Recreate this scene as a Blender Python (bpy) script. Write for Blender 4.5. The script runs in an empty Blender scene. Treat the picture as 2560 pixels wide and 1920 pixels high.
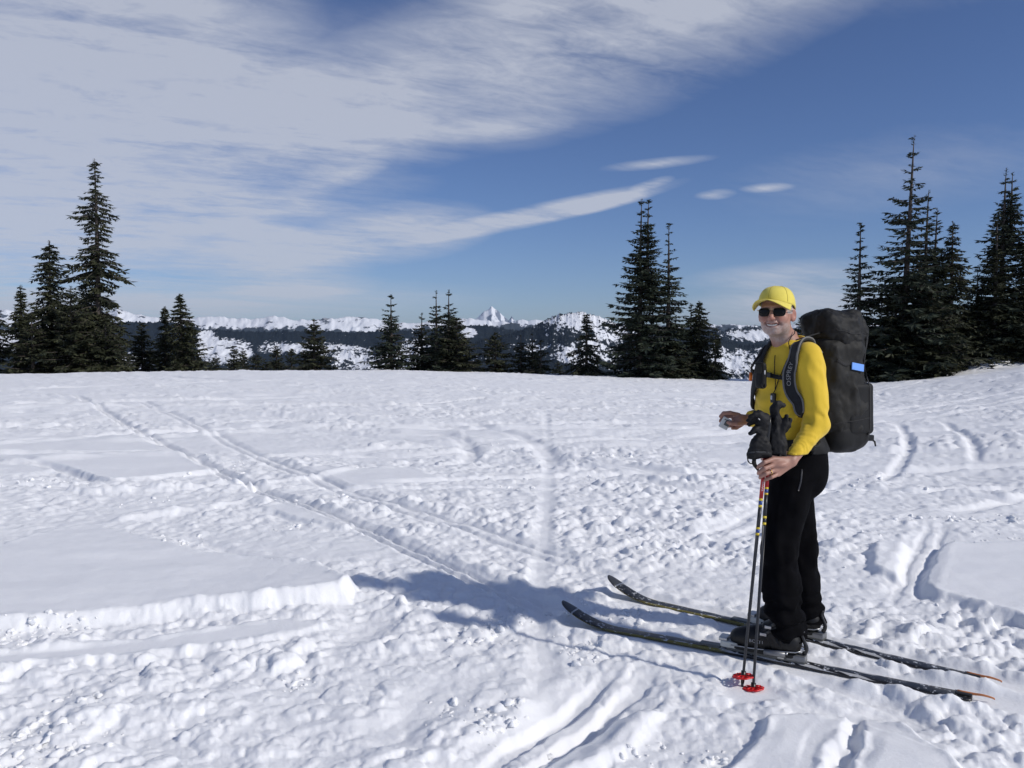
import bpy, bmesh, math, random
import numpy as np
from mathutils import Vector, Matrix, Euler

# ---------------------------------------------------------------- camera, sky, sun, exposure
scene = bpy.context.scene
COL = scene.collection
FPX = 2089.0
PITCH = math.radians(3.01)
EYE = 1.60
cam_d = bpy.data.cameras.new("camera")
cam = bpy.data.objects.new("camera", cam_d)
COL.objects.link(cam)
cam.location = (0, 0, EYE)
cam.rotation_euler = (math.pi / 2 - PITCH, 0, 0)
cam_d.sensor_width = 36.0
cam_d.lens = 36.0 * FPX / 2560.0
cam_d.clip_start = 0.05
cam_d.clip_end = 80000
scene.camera = cam
SUN_EL = math.radians(34)
SUN_AZ = math.radians(117)          # clockwise from +Y (behind the camera, to its right)
SUN_DIR = Vector((math.sin(SUN_AZ) * math.cos(SUN_EL), math.cos(SUN_AZ) * math.cos(SUN_EL), math.sin(SUN_EL)))
sun_d = bpy.data.lights.new("sun", 'SUN')
sun_d.energy = 3.05
sun_d.angle = math.radians(1.8)
sun_d.color = (1.0, 0.955, 0.89)
sun = bpy.data.objects.new("sun", sun_d)
COL.objects.link(sun)
sun.rotation_euler = (-SUN_DIR).to_track_quat('-Z', 'Y').to_euler()
sun.location = SUN_DIR * 50
vs = scene.view_settings
vs.view_transform = 'Standard'
vs.look = 'None'
vs.exposure = 0.0
vs.gamma = 1.0
vs.use_curve_mapping = False
scene.cycles.max_bounces = 4
scene.cycles.diffuse_bounces = 2
scene.cycles.transparent_max_bounces = 8
scene.cycles.volume_bounces = 0
scene.cycles.use_denoising = True
scene.cycles.sample_clamp_indirect = 4.0


def pix_dir(u, v):
    """direction of a photograph pixel (2560 x 1920) for measuring real positions"""
    xc = (u - 1280.0) / FPX
    yc = -(v - 960.0) / FPX
    return np.array([xc, math.cos(PITCH) + math.sin(PITCH) * yc, -math.sin(PITCH) + math.cos(PITCH) * yc])


def P(u, v, Y):
    d = pix_dir(u, v)
    t = Y / d[1]
    return np.array([0, 0, EYE]) + d * t


def G(u, v, z=0.0):
    d = pix_dir(u, v)
    t = (z - EYE) / d[2]
    return np.array([0, 0, EYE]) + d * t


# ---------------------------------------------------------------- sky
class NT:
    """small helper around a node tree"""
    def __init__(self, tree):
        self.t = tree
        self.n = tree.nodes
        self.l = tree.links

    def node(self, typ, **kw):
        n = self.n.new(typ)
        for k, v in kw.items():
            setattr(n, k, v)
        return n

    def link(self, a, b):
        self.l.new(a, b)

    def math(self, op, a, b=None, c=None, clamp=False):
        n = self.n.new('ShaderNodeMath')
        n.operation = op
        n.use_clamp = clamp
        for i, x in enumerate((a, b, c)):
            if x is None:
                continue
            if isinstance(x, (int, float)):
                n.inputs[i].default_value = x
            else:
                self.l.new(x, n.inputs[i])
        return n.outputs[0]

    def smooth(self, x, lo, hi):
        n = self.n.new('ShaderNodeMapRange')
        n.interpolation_type = 'SMOOTHSTEP'
        self.l.new(x, n.inputs[0])
        n.inputs[1].default_value = lo
        n.inputs[2].default_value = hi
        n.inputs[3].default_value = 0.0
        n.inputs[4].default_value = 1.0
        return n.outputs[0]

    def noise(self, vec, scale, detail=4, rough=0.55, dist=0.0):
        n = self.n.new('ShaderNodeTexNoise')
        n.inputs['Scale'].default_value = scale
        n.inputs['Detail'].default_value = detail
        n.inputs['Roughness'].default_value = rough
        n.inputs['Distortion'].default_value = dist
        if vec is not None:
            self.l.new(vec, n.inputs['Vector'])
        return n.outputs['Fac']

    def comb(self, x, y, z):
        n = self.n.new('ShaderNodeCombineXYZ')
        for i, a in enumerate((x, y, z)):
            if isinstance(a, (int, float)):
                n.inputs[i].default_value = a
            else:
                self.l.new(a, n.inputs[i])
        return n.outputs[0]

    def mixc(self, fac, a, b):
        n = self.n.new('ShaderNodeMix')
        n.data_type = 'RGBA'
        for inp, x in ((n.inputs[0], fac), (n.inputs[6], a), (n.inputs[7], b)):
            if isinstance(x, (int, float)):
                inp.default_value = x
            elif isinstance(x, (tuple, list)):
                inp.default_value = (*x, 1.0) if len(x) == 3 else x
            else:
                self.l.new(x, inp)
        return n.outputs[2]


world = bpy.data.worlds.new("World")
scene.world = world
world.use_nodes = True
w = NT(world.node_tree)
w.n.clear()
wout = w.node('ShaderNodeOutputWorld')
bg = w.node('ShaderNodeBackground')
w.link(bg.outputs[0], wout.inputs[0])
SKY_STRENGTH = 0.065
bg.inputs[1].default_value = SKY_STRENGTH
world.cycles.sampling_method = 'MANUAL'
world.cycles.sample_map_resolution = 256
sky = w.node('ShaderNodeTexSky')
sky.sky_type = 'NISHITA'
sky.sun_disc = False
sky.sun_elevation = SUN_EL
sky.sun_rotation = SUN_AZ
sky.altitude = 1500
sky.air_density = 1.0
sky.dust_density = 0.35
sky.ozone_density = 2.0
tc = w.node('ShaderNodeTexCoord')
sep = w.node('ShaderNodeSeparateXYZ')
w.link(tc.outputs['Generated'], sep.inputs[0])
sx, sy, sz = sep.outputs
az = w.math('ARCTAN2', sx, sy)                       # radians, + to the right of +Y
el = w.math('ARCSINE', sz)
# cloud layer at height: project the direction on a flat sheet, so streaks converge towards the horizon
zz = w.math('MAXIMUM', sz, 0.0)
den = w.math('ADD', zz, 0.13)
px = w.math('DIVIDE', sx, den)
py = w.math('DIVIDE', sy, den)
# streak direction of the cirrus: long axis turned a little from left-right
ca, sa = math.cos(math.radians(24)), math.sin(math.radians(24))
qx = w.math('ADD', w.math('MULTIPLY', px, ca), w.math('MULTIPLY', py, sa))
qy = w.math('SUBTRACT', w.math('MULTIPLY', py, ca), w.math('MULTIPLY', px, sa))
pv = w.comb(w.math('MULTIPLY', qx, 0.45), qy, 0.0)
n_big = w.noise(pv, 1.1, 3, 0.55, 0.5)
pv2 = w.comb(w.math('MULTIPLY', qx, 0.22), w.math('MULTIPLY', qy, 1.1), 3.7)
n_str = w.noise(pv2, 3.2, 4, 0.62, 0.8)
pv3 = w.comb(w.math('MULTIPLY', qx, 0.55), qy, 8.1)
n_fine = w.noise(pv3, 11.0, 4, 0.7, 0.4)


def azel(u, v):
    d = pix_dir(u, v)
    d = d / np.linalg.norm(d)
    return math.atan2(d[0], d[1]), math.asin(d[2])


azel_v = w.comb(az, el, 0.0)


def blob(u0, v0, u1, v1, wid, amp):
    """a long soft cloud bank between two directions of the sky, wid = half width (photo pixels)"""
    a0, e0 = azel(u0, v0)
    a1, e1 = azel(u1, v1)
    L = math.hypot(a1 - a0, e1 - e0) / 2
    mp = w.node('ShaderNodeMapping', vector_type='TEXTURE')
    mp.inputs['Location'].default_value = ((a0 + a1) / 2, (e0 + e1) / 2, 0)
    mp.inputs['Rotation'].default_value = (0, 0, math.atan2(e1 - e0, a1 - a0))
    mp.inputs['Scale'].default_value = (L * 1.55, wid / FPX * 1.75, 1)
    w.link(azel_v, mp.inputs['Vector'])
    g = w.node('ShaderNodeTexGradient', gradient_type='SPHERICAL')
    w.link(mp.outputs[0], g.inputs[0])
    return g.outputs['Fac'], amp * 1.25


BANKS = [
    (-500, 400, 880, 330, 250, 0.95), (-300, 60, 640, 150, 230, 0.75), (900, 250, 2000, -60, 120, 0.95),
    (620, 330, 1040, 280, 80, 0.45), (-500, 640, 380, 540, 150, 0.62), (1050, 60, 1900, -110, 90, 0.5),
    (830, 605, 1180, 560, 46, 1.0), (520, 668, 880, 690, 42, 0.62), (1100, 585, 1600, 480, 17, 1.35), (1330, 545, 1590, 490, 12, 0.9),
    (520, 502, 840, 520, 16, 0.75), (740, 465, 940, 405, 22, 0.6), (330, 545, 640, 552, 18, 0.7), (560, 570, 760, 590, 16, 0.6), (600, 610, 900, 620, 30, 0.6),
    (1590, 470, 1670, 448, 8, 0.8), (1530, 420, 1750, 397, 9, 0.7), (1752, 489, 1825, 483, 8, 0.75), (1870, 472, 1965, 467, 7, 0.75),
    (1740, 795, 2260, 735, 48, 0.85), (1760, 700, 2120, 670, 22, 0.55), (-400, 780, 1050, 750, 44, 0.6), (600, 725, 860, 728, 9, 0.7),
    (1850, 470, 2700, 370, 70, 0.22), (1100, 330, 1380, 310, 20, 0.5),
    (-2600, 300, -700, 400, 420, 0.8), (3000, 760, 4200, 730, 60, 0.5), (-3500, -200, 200, -520, 330, 0.75),
    (900, -420, 3600, -700, 200, 0.55),
]
acc = 0.0
for b in BANKS:
    g, k = blob(*b)
    acc = w.math('MULTIPLY_ADD', g, k, acc)
# thin cloud added out of view, its white light fills the snow shadows
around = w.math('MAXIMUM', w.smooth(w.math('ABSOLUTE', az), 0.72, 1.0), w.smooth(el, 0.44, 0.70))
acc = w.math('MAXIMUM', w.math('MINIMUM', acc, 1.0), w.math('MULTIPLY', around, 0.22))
tex = w.math('ADD', w.math('MULTIPLY', n_big, 0.85), w.math('ADD', w.math('MULTIPLY', n_str, 0.75), w.math('MULTIPLY', n_fine, 0.60)))
tex = w.math('SUBTRACT', tex, 0.62)                 # about 0.48 on average
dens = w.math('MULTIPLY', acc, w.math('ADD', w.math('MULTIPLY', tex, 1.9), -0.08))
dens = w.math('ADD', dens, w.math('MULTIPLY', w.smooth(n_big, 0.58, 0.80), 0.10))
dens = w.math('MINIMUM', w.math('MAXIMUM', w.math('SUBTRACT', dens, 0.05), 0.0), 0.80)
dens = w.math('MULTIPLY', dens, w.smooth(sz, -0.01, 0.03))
CLOUD = (0.545 / SKY_STRENGTH, 0.575 / SKY_STRENGTH, 0.66 / SKY_STRENGTH)
skyc = w.node('ShaderNodeMix', data_type='RGBA', blend_type='MULTIPLY')
skyc.inputs[0].default_value = 1.0
w.link(sky.outputs[0], skyc.inputs[6])
skyc.inputs[7].default_value = (0.86, 0.97, 1.30, 1.0)
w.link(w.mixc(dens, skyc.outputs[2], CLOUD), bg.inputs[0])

# ---------------------------------------------------------------- noise on arrays
def _h(ix, iy, s):
    n = (ix.astype(np.int64) * 374761393 + iy.astype(np.int64) * 668265263 + s * 2246822519) & 0xFFFFFFFF
    n = ((n ^ (n >> 13)) * 1274126177) & 0xFFFFFFFF
    n = ((n ^ (n >> 16)) * 2654435761) & 0xFFFFFFFF
    return ((n ^ (n >> 15)) & 0xFFFFFF).astype(np.float64) / float(0x1000000)


def vnoise(x, y, s=0):
    ix, iy = np.floor(x), np.floor(y)
    fx, fy = x - ix, y - iy
    fx = fx * fx * fx * (fx * (fx * 6 - 15) + 10)
    fy = fy * fy * fy * (fy * (fy * 6 - 15) + 10)
    a, b = _h(ix, iy, s), _h(ix + 1, iy, s)
    c, d = _h(ix, iy + 1, s), _h(ix + 1, iy + 1, s)
    return (a + (b - a) * fx) * (1 - fy) + (c + (d - c) * fx) * fy


def fbm(x, y, s=0, octv=4, gain=0.5):
    t, a, n = 0.0, 1.0, 0.0
    for i in range(octv):
        t = t + a * (vnoise(x * 2 ** i + 17.3 * i, y * 2 ** i - 9.1 * i, s + i) - 0.5)
        n += a
        a *= gain
    return t / n


def vnoise3(x, y, z, s=0):
    iz = np.floor(z)
    fz = z - iz
    fz = fz * fz * (3 - 2 * fz)
    k = iz * 37.17
    return vnoise(x + k, y - 2.3 * k, s) * (1 - fz) + vnoise(x + k + 37.17, y - 2.3 * (k + 37.17), s) * fz


def sst(a, b, x):
    t = np.clip((x - a) / (b - a), 0, 1)
    return t * t * (3 - 2 * t)


def clods(x, y, cell, s, fill=1.0):
    """rounded lumps on a jittered grid, 0..1"""
    out = np.zeros_like(x)
    gx, gy = np.floor(x / cell), np.floor(y / cell)
    for di in (-1, 0, 1):
        for dj in (-1, 0, 1):
            cx, cy = gx + di, gy + dj
            r1, r2, r3, r4 = _h(cx, cy, s), _h(cx, cy, s + 1), _h(cx, cy, s + 2), _h(cx, cy, s + 3)
            ddx = x / cell - (cx + r1)
            ddy = y / cell - (cy + r2)
            ang = r4 * 6.28
            ex = ddx * np.cos(ang) + ddy * np.sin(ang)
            ey = (ddy * np.cos(ang) - ddx * np.sin(ang)) * (1.0 + 0.8 * r1)
            rad = 0.35 + 0.60 * r3 * r3
            dome = np.sqrt(np.clip(1 - (ex * ex + ey * ey) / (rad * rad), 0, 1)) * rad
            block = np.clip((1 - np.maximum(np.abs(ex) + 0.35 * np.abs(ey), np.abs(ey)) / rad) * 2.6, 0, 1) * rad * (0.75 + 0.5 * (ex * (r2 - 0.5) + ey * (r3 - 0.5)) * 2)
            hgt = np.where(r1 > 0.45, block, dome)
            hgt = np.where(r4 * 7.77 % 1.0 < fill, hgt, 0)
            out = np.maximum(out, hgt)
    return out


# ---------------------------------------------------------------- mesh and material helpers
def new_mesh(name, verts, faces, smooth=True):
    me = bpy.data.meshes.new(name)
    verts = np.asarray(verts, dtype=np.float64)
    if isinstance(faces, np.ndarray):
        k = faces.shape[1]
        me.vertices.add(len(verts))
        me.vertices.foreach_set('co', verts.astype(np.float32).ravel())
        me.loops.add(faces.size)
        me.loops.foreach_set('vertex_index', faces.astype(np.int32).ravel())
        me.polygons.add(len(faces))
        me.polygons.foreach_set('loop_start', np.arange(0, faces.size, k, dtype=np.int32))
        try:
            me.polygons.foreach_set('loop_total', np.full(len(faces), k, dtype=np.int32))
        except Exception:
            pass
        me.update(calc_edges=True)
    else:
        me.from_pydata([tuple(v) for v in verts], [], faces)
        me.update()
    if smooth:
        me.polygons.foreach_set('use_smooth', np.ones(len(me.polygons), dtype=bool))
    return me


def link(name, me, mat=None, parent=None, loc=None):
    o = bpy.data.objects.new(name, me)
    COL.objects.link(o)
    if mat is not None and me is not None and len(me.materials) == 0:
        me.materials.append(mat)
    if parent is not None:
        o.parent = parent
        bpy_fix.append(o)
    if loc is not None:
        o.location = loc
    return o


bpy_fix = []                                          # children whose meshes are in world space: parent inverse set at the end


def empty(name, loc):
    o = bpy.data.objects.new(name, None)
    o.empty_display_size = 0.1
    COL.objects.link(o)
    o.location = tuple(loc)
    return o


def tag(o, label, cat, group=None, kind=None):
    if label:
        o['label'] = label
    if cat:
        o['category'] = cat
    if group:
        o['group'] = group
    if kind:
        o['kind'] = kind
    return o


def attr(me, name, arr):
    a = me.attributes.new(name, 'FLOAT', 'POINT')
    a.data.foreach_set('value', np.asarray(arr, dtype=np.float32).ravel())


def attr_col(me, name, arr):
    a = me.color_attributes.new(name, 'FLOAT_COLOR', 'POINT')
    arr = np.asarray(arr, dtype=np.float32)
    if arr.shape[1] == 3:
        arr = np.concatenate([arr, np.ones((len(arr), 1), np.float32)], 1)
    a.data.foreach_set('color', arr.ravel())


MATS = {}


def mat(name, col=(0.5, 0.5, 0.5), rough=0.6, metal=0.0, var=0.12, vscale=25.0, bump=0.0, bscale=200.0, spec=0.5, sheen=0.0):
    """principled material whose colour wanders a little with a noise"""
    if name in MATS:
        return MATS[name]
    m = bpy.data.materials.new(name)
    m.use_nodes = True
    t = NT(m.node_tree)
    bs = t.n['Principled BSDF']
    tcn = t.node('ShaderNodeTexCoord')
    v = tcn.outputs['Object']
    nz = t.noise(v, vscale, 4, 0.6)
    k = t.math('ADD', t.math('MULTIPLY', t.math('SUBTRACT', nz, 0.5), 2 * var * 2), 1.0)
    mul = t.node('ShaderNodeVectorMath', operation='SCALE')
    mul.inputs[0].default_value = col
    t.link(k, mul.inputs['Scale'])
    t.link(mul.outputs[0], bs.inputs['Base Color'])
    bs.inputs['Roughness'].default_value = rough
    bs.inputs['Metallic'].default_value = metal
    bs.inputs['Specular IOR Level'].default_value = spec
    if sheen:
        bs.inputs['Sheen Weight'].default_value = sheen
    if bump:
        b = t.node('ShaderNodeBump')
        b.inputs['Strength'].default_value = bump
        b.inputs['Distance'].default_value = 0.003
        t.link(t.noise(v, bscale, 3, 0.6), b.inputs['Height'])
        t.link(b.outputs[0], bs.inputs['Normal'])
    MATS[name] = m
    return m

# ================================================================ SETTING: snow field
def disp(*pts):
    """points read off a 2212 px wide copy of the photograph -> ground positions"""
    return [G(u * 2560 / 2212, v * 2560 / 2212)[:2] for u, v in pts]


def macro(x, y):
    """large shape of the field: nearly level knoll, a crest about 40 m out, then down into the valley"""
    r = np.hypot(x, y)
    a = np.arctan2(x, y)
    us = np.array([-2600, 0, 500, 1000, 1400, 1800, 2070, 2200, 2330, 2470, 2560, 2900, 5000.0])
    ve = np.array([930, 930, 928, 931, 943, 953, 955, 949, 938, 922, 909, 890, 890.0])
    D0 = 40.0
    aa = np.arctan((us - 1280) / FPX)
    aa[0], aa[-1] = -math.pi, math.pi
    zc = EYE - D0 * (ve - 850.0) / FPX
    z = np.interp(a, aa, zc) * sst(7.0, D0, r)
    z = z + 0.05 * fbm(x / 6.0, y / 6.0, 5, 3) * sst(2, 6, r) + 0.10 * fbm(x / 14.0, y / 14.0, 9, 2) * sst(10, 20, r) * (1 - sst(30, 40, r))
    over = np.maximum(r - D0, 0)
    z = z - np.where(over < 40, 0.0028 * over ** 2, 0.0028 * 1600 + 0.224 * (over - 40)) * 1.0
    # bank of ploughed snow on the right, behind the crest
    bx, by = G(2440, 930)[:2] * 0 + np.array([math.tan(math.atan((2455 - 1280) / FPX)) * 40.5, 40.5])
    z = z + 0.75 * np.exp(-(((x - bx) / 1.9) ** 2 + ((y - by) / 1.6) ** 2)) * (0.7 + 0.9 * vnoise(x * 1.3, y * 1.3, 3))
    floor = -330.0 + 25 * fbm(x / 900.0, y / 900.0, 2, 3)
    return np.where(r > 300, np.maximum(z, floor), z)


# unbroken smooth slabs that stand above the skied-up snow (photograph positions on the ground)
SLABS = [
    (disp((-260, 1215), (0, 1185), (130, 1148), (215, 1140), (270, 1155), (440, 1205), (690, 1238), (765, 1282), (745, 1302), (640, 1312), (400, 1330), (0, 1365), (-260, 1390)), 0.085, 0.055),
    (disp((-200, 985), (20, 955), (160, 950), (300, 948), (465, 1012), (455, 1022), (235, 1040), (130, 1010)), 0.05, 0.03),
    (disp((555, 1100), (650, 1088), (765, 1132), (745, 1148), (655, 1128)), 0.04, 0.03),
    (disp((-200, 1432), (0, 1412), (300, 1385), (620, 1345), (712, 1352), (640, 1378), (520, 1398), (200, 1430), (-200, 1470)), 0.03, 0.03),
    (disp((2040, 1178), (2240, 1176), (2480, 1200), (2480, 1400), (2212, 1352), (2015, 1290), (1990, 1262), (2018, 1200)), 0.055, 0.045),
    (disp((1892, 1178), (1962, 1178), (1942, 1255), (1878, 1232)), 0.055, 0.04),
    (disp((1660, 1548), (1838, 1550), (1790, 1659), (1740, 1760), (1520, 1760), (1595, 1650)), 0.045, 0.025),
    (disp((1860, 1552), (1950, 1570), (2070, 1659), (2130, 1760), (1840, 1760), (1840, 1660)), 0.045, 0.025),
    (disp((1320, 1548), (1435, 1540), (1370, 1620), (1230, 1680), (1150, 1740), (1090, 1700), (1190, 1620)), 0.04, 0.03),
    (disp((640, 1010), (900, 1010), (980, 1040), (760, 1050)), 0.02, 0.05),
    (disp((1220, 985), (1480, 1010), (1560, 1040), (1390, 1030)), 0.03, 0.04),
    (disp((880, 905), (1000, 920), (1000, 950), (820, 930)), 0.02, 0.05),
]
# ski tracks: (centre line, half width of a groove, half distance between the two grooves, depth)
TRACKS = [
    (disp((160, 855), (225, 890), (330, 945), (470, 1015), (610, 1075), (760, 1130), (900, 1190), (1060, 1262), (1180, 1310), (1300, 1360)), 0.028, 0.045, 0.085),
    (disp((300, 868), (420, 915), (540, 975), (680, 1030), (800, 1078), (1000, 1138), (1180, 1195), (1330, 1240)), 0.028, 0.07, 0.055),
    (disp((380, 1155), (520, 1195), (690, 1232), (830, 1262)), 0.045, 0.0, 0.06),
    (disp((0, 985), (60, 998), (160, 1025), (240, 1048)), 0.05, 0.0, 0.05),
    (disp((1400, 1412), (1330, 1475), (1240, 1545), (1150, 1612), (1060, 1680), (960, 1760)), 0.045, 0.085, 0.13),
    (disp((1178, 880), (1185, 960), (1182, 1060), (1172, 1180), (1165, 1300), (1176, 1420), (1170, 1520), (1120, 1680)), 0.05, 0.0, 0.010),
    (disp((2030, 1120), (2008, 1170), (1985, 1215), (1955, 1290), (1930, 1340)), 0.03, 0.06, 0.040),
    (disp((1830, 1545), (1808, 1600), (1778, 1660), (1735, 1740)), 0.035, 0.055, 0.06),
    (disp((1880, 1560), (1865, 1610), (1848, 1660), (1825, 1740)), 0.02, 0.02, 0.04),
    (disp((1560, 1440), (1700, 1490), (1900, 1555), (2100, 1640), (2260, 1700)), 0.04, 0.07, 0.035),
    (disp((1940, 905), (1958, 930), (1962, 960), (1940, 1000), (1900, 1040)), 0.06, 0.0, 0.06),
    (disp((2030, 905), (2080, 935), (2105, 965), (2108, 1000)), 0.06, 0.0, 0.06),
    (disp((860, 940), (960, 938), (1010, 955), (1015, 985), (960, 1010)), 0.10, 0.0, 0.06),
    (disp((1000, 905), (1140, 945), (1190, 985), (1170, 1010)), 0.12, 0.0, 0.07),
    (disp((1180, 1010), (1330, 1030), (1480, 1050), (1640, 1075)), 0.10, 0.0, 0.05),
    (disp((1480, 1180), (1600, 1140), (1700, 1080), (1840, 1020)), 0.05, 0.10, 0.04),
    (disp((0, 1050), (200, 1062), (420, 1052), (600, 1040), (820, 1000)), 0.06, 0.0, -0.06),
    (disp((120, 1145), (330, 1112), (480, 1092), (610, 1072)), 0.06, 0.0, -0.09),
    (disp((1320, 1330), (1500, 1385), (1640, 1425), (1760, 1465), (1960, 1540), (2212, 1650)), 0.04, 0.0, 0.03),
    (disp((1990, 1010), (2100, 1030), (2212, 1050)), 0.08, 0.1, 0.05),
    (disp((0, 1550), (200, 1545), (520, 1520), (700, 1500)), 0.07, 0.0, -0.05),
    (disp((560, 1655), (760, 1600), (900, 1540), (1000, 1440)), 0.09, 0.0, 0.06),
    (disp((720, 1290), (800, 1330), (730, 1400), (640, 1460)), 0.10, 0.0, 0.05),
]
rng = np.random.RandomState(11)
for k in range(62):                                   # more old tracks, farther out
    r0 = rng.uniform(7, 36)
    a0 = rng.uniform(-0.75, 0.75)
    x0, y0 = r0 * math.sin(a0), r0 * math.cos(a0)
    hd = rng.uniform(-0.5, 0.6) + (math.pi if rng.rand() < .5 else 0)
    cv = rng.uniform(-0.05, 0.05)
    pts = []
    for i in range(14):
        pts.append(np.array([x0, y0]))
        x0 += 1.3 * math.cos(hd)
        y0 += 1.3 * math.sin(hd)
        hd += cv + rng.uniform(-.04, .04)
    if min(math.hypot(*q) for q in pts) < 8.3:
        continue
    TRACKS.append((pts, rng.uniform(.035, .09), rng.choice([0.0, 0.0, 0.09]), rng.choice([-1, 1], p=[.25, .75]) * rng.uniform(.05, .12)))

SKI_LINES = []                                        # filled before the field is evaluated: (tail, tip) of each ski on the ground
NEAR_TAIL, NEAR_TIP = np.array([2.06, 3.66]), np.array([0.40, 4.64])
FAR_TAIL, FAR_TIP = np.array([2.21, 3.86]), np.array([0.71, 5.14])
SKI_LINES = [(NEAR_TAIL, NEAR_TIP), (FAR_TAIL, FAR_TIP)]
SKI_Z = 0.000                                         # height of the ski bases


def catmull(pts, n=8):
    pts = [np.asarray(p, float) for p in pts]
    q = [2 * pts[0] - pts[1]] + pts + [2 * pts[-1] - pts[-2]]
    out = []
    for i in range(1, len(q) - 2):
        for j in range(n):
            t = j / n
            out.append(0.5 * (2 * q[i] + (q[i + 1] - q[i - 1]) * t + (2 * q[i - 1] - 5 * q[i] + 4 * q[i + 1] - q[i + 2]) * t * t
                              + (3 * q[i] - q[i - 1] - 3 * q[i + 1] + q[i + 2]) * t ** 3))
    out.append(pts[-1])
    return np.array(out)


def line_dist(x, y, pl, reach):
    """signed distance to a polyline (only near it), and the run along it 0..1"""
    d = np.full(x.shape, 1e3)
    sgn = np.zeros(x.shape)
    run = np.zeros(x.shape)
    n = len(pl) - 1
    sel0 = (x > pl[:, 0].min() - reach) & (x < pl[:, 0].max() + reach) & (y > pl[:, 1].min() - reach) & (y < pl[:, 1].max() + reach)
    idx = np.nonzero(sel0)[0]
    if len(idx) == 0:
        return d
    xs, ys = x[idx], y[idx]
    dd = np.full(xs.shape, 1e3)
    for i in range(n):
        a, b = pl[i], pl[i + 1]
        m = (xs > min(a[0], b[0]) - reach) & (xs < max(a[0], b[0]) + reach) & (ys > min(a[1], b[1]) - reach) & (ys < max(a[1], b[1]) + reach)
        j = np.nonzero(m)[0]
        if len(j) == 0:
            continue
        ab = b - a
        L2 = ab @ ab
        if L2 < 1e-9:
            continue
        t = np.clip(((xs[j] - a[0]) * ab[0] + (ys[j] - a[1]) * ab[1]) / L2, 0, 1)
        ex, ey = xs[j] - a[0] - t * ab[0], ys[j] - a[1] - t * ab[1]
        e = np.hypot(ex, ey)
        s = np.sign(ab[0] * ey - ab[1] * ex)
        better = e < np.abs(dd[j])
        dd[j[better]] = (e * np.where(s == 0, 1, s))[better]
    d[idx] = dd
    return d


def poly_sd(x, y, poly):
    """signed distance to a polygon, positive inside"""
    poly = np.asarray(poly)
    lo, hi = poly.min(0) - 0.6, poly.max(0) + 0.6
    out = np.full(x.shape, -1.0)
    idx = np.nonzero((x > lo[0]) & (x < hi[0]) & (y > lo[1]) & (y < hi[1]))[0]
    if len(idx) == 0:
        return out
    xs, ys = x[idx], y[idx]
    inside = np.zeros(xs.shape, bool)
    dm = np.full(xs.shape, 1e3)
    for i in range(len(poly)):
        a, b = poly[i], poly[(i + 1) % len(poly)]
        cond = (a[1] > ys) != (b[1] > ys)
        with np.errstate(divide='ignore', invalid='ignore'):
            xi = (b[0] - a[0]) * (ys - a[1]) / (b[1] - a[1] + 1e-12) + a[0]
        inside ^= cond & (xs < xi)
        ab = b - a
        t = np.clip(((xs - a[0]) * ab[0] + (ys - a[1]) * ab[1]) / (ab @ ab), 0, 1)
        dm = np.minimum(dm, np.hypot(xs - a[0] - t * ab[0], ys - a[1] - t * ab[1]))
    out[idx] = np.where(inside, dm, -dm)
    return out


TRK = [(catmull(p, 6 if i < 23 else 2), hw, gap, dep) for i, (p, hw, gap, dep) in enumerate(TRACKS)]


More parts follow.
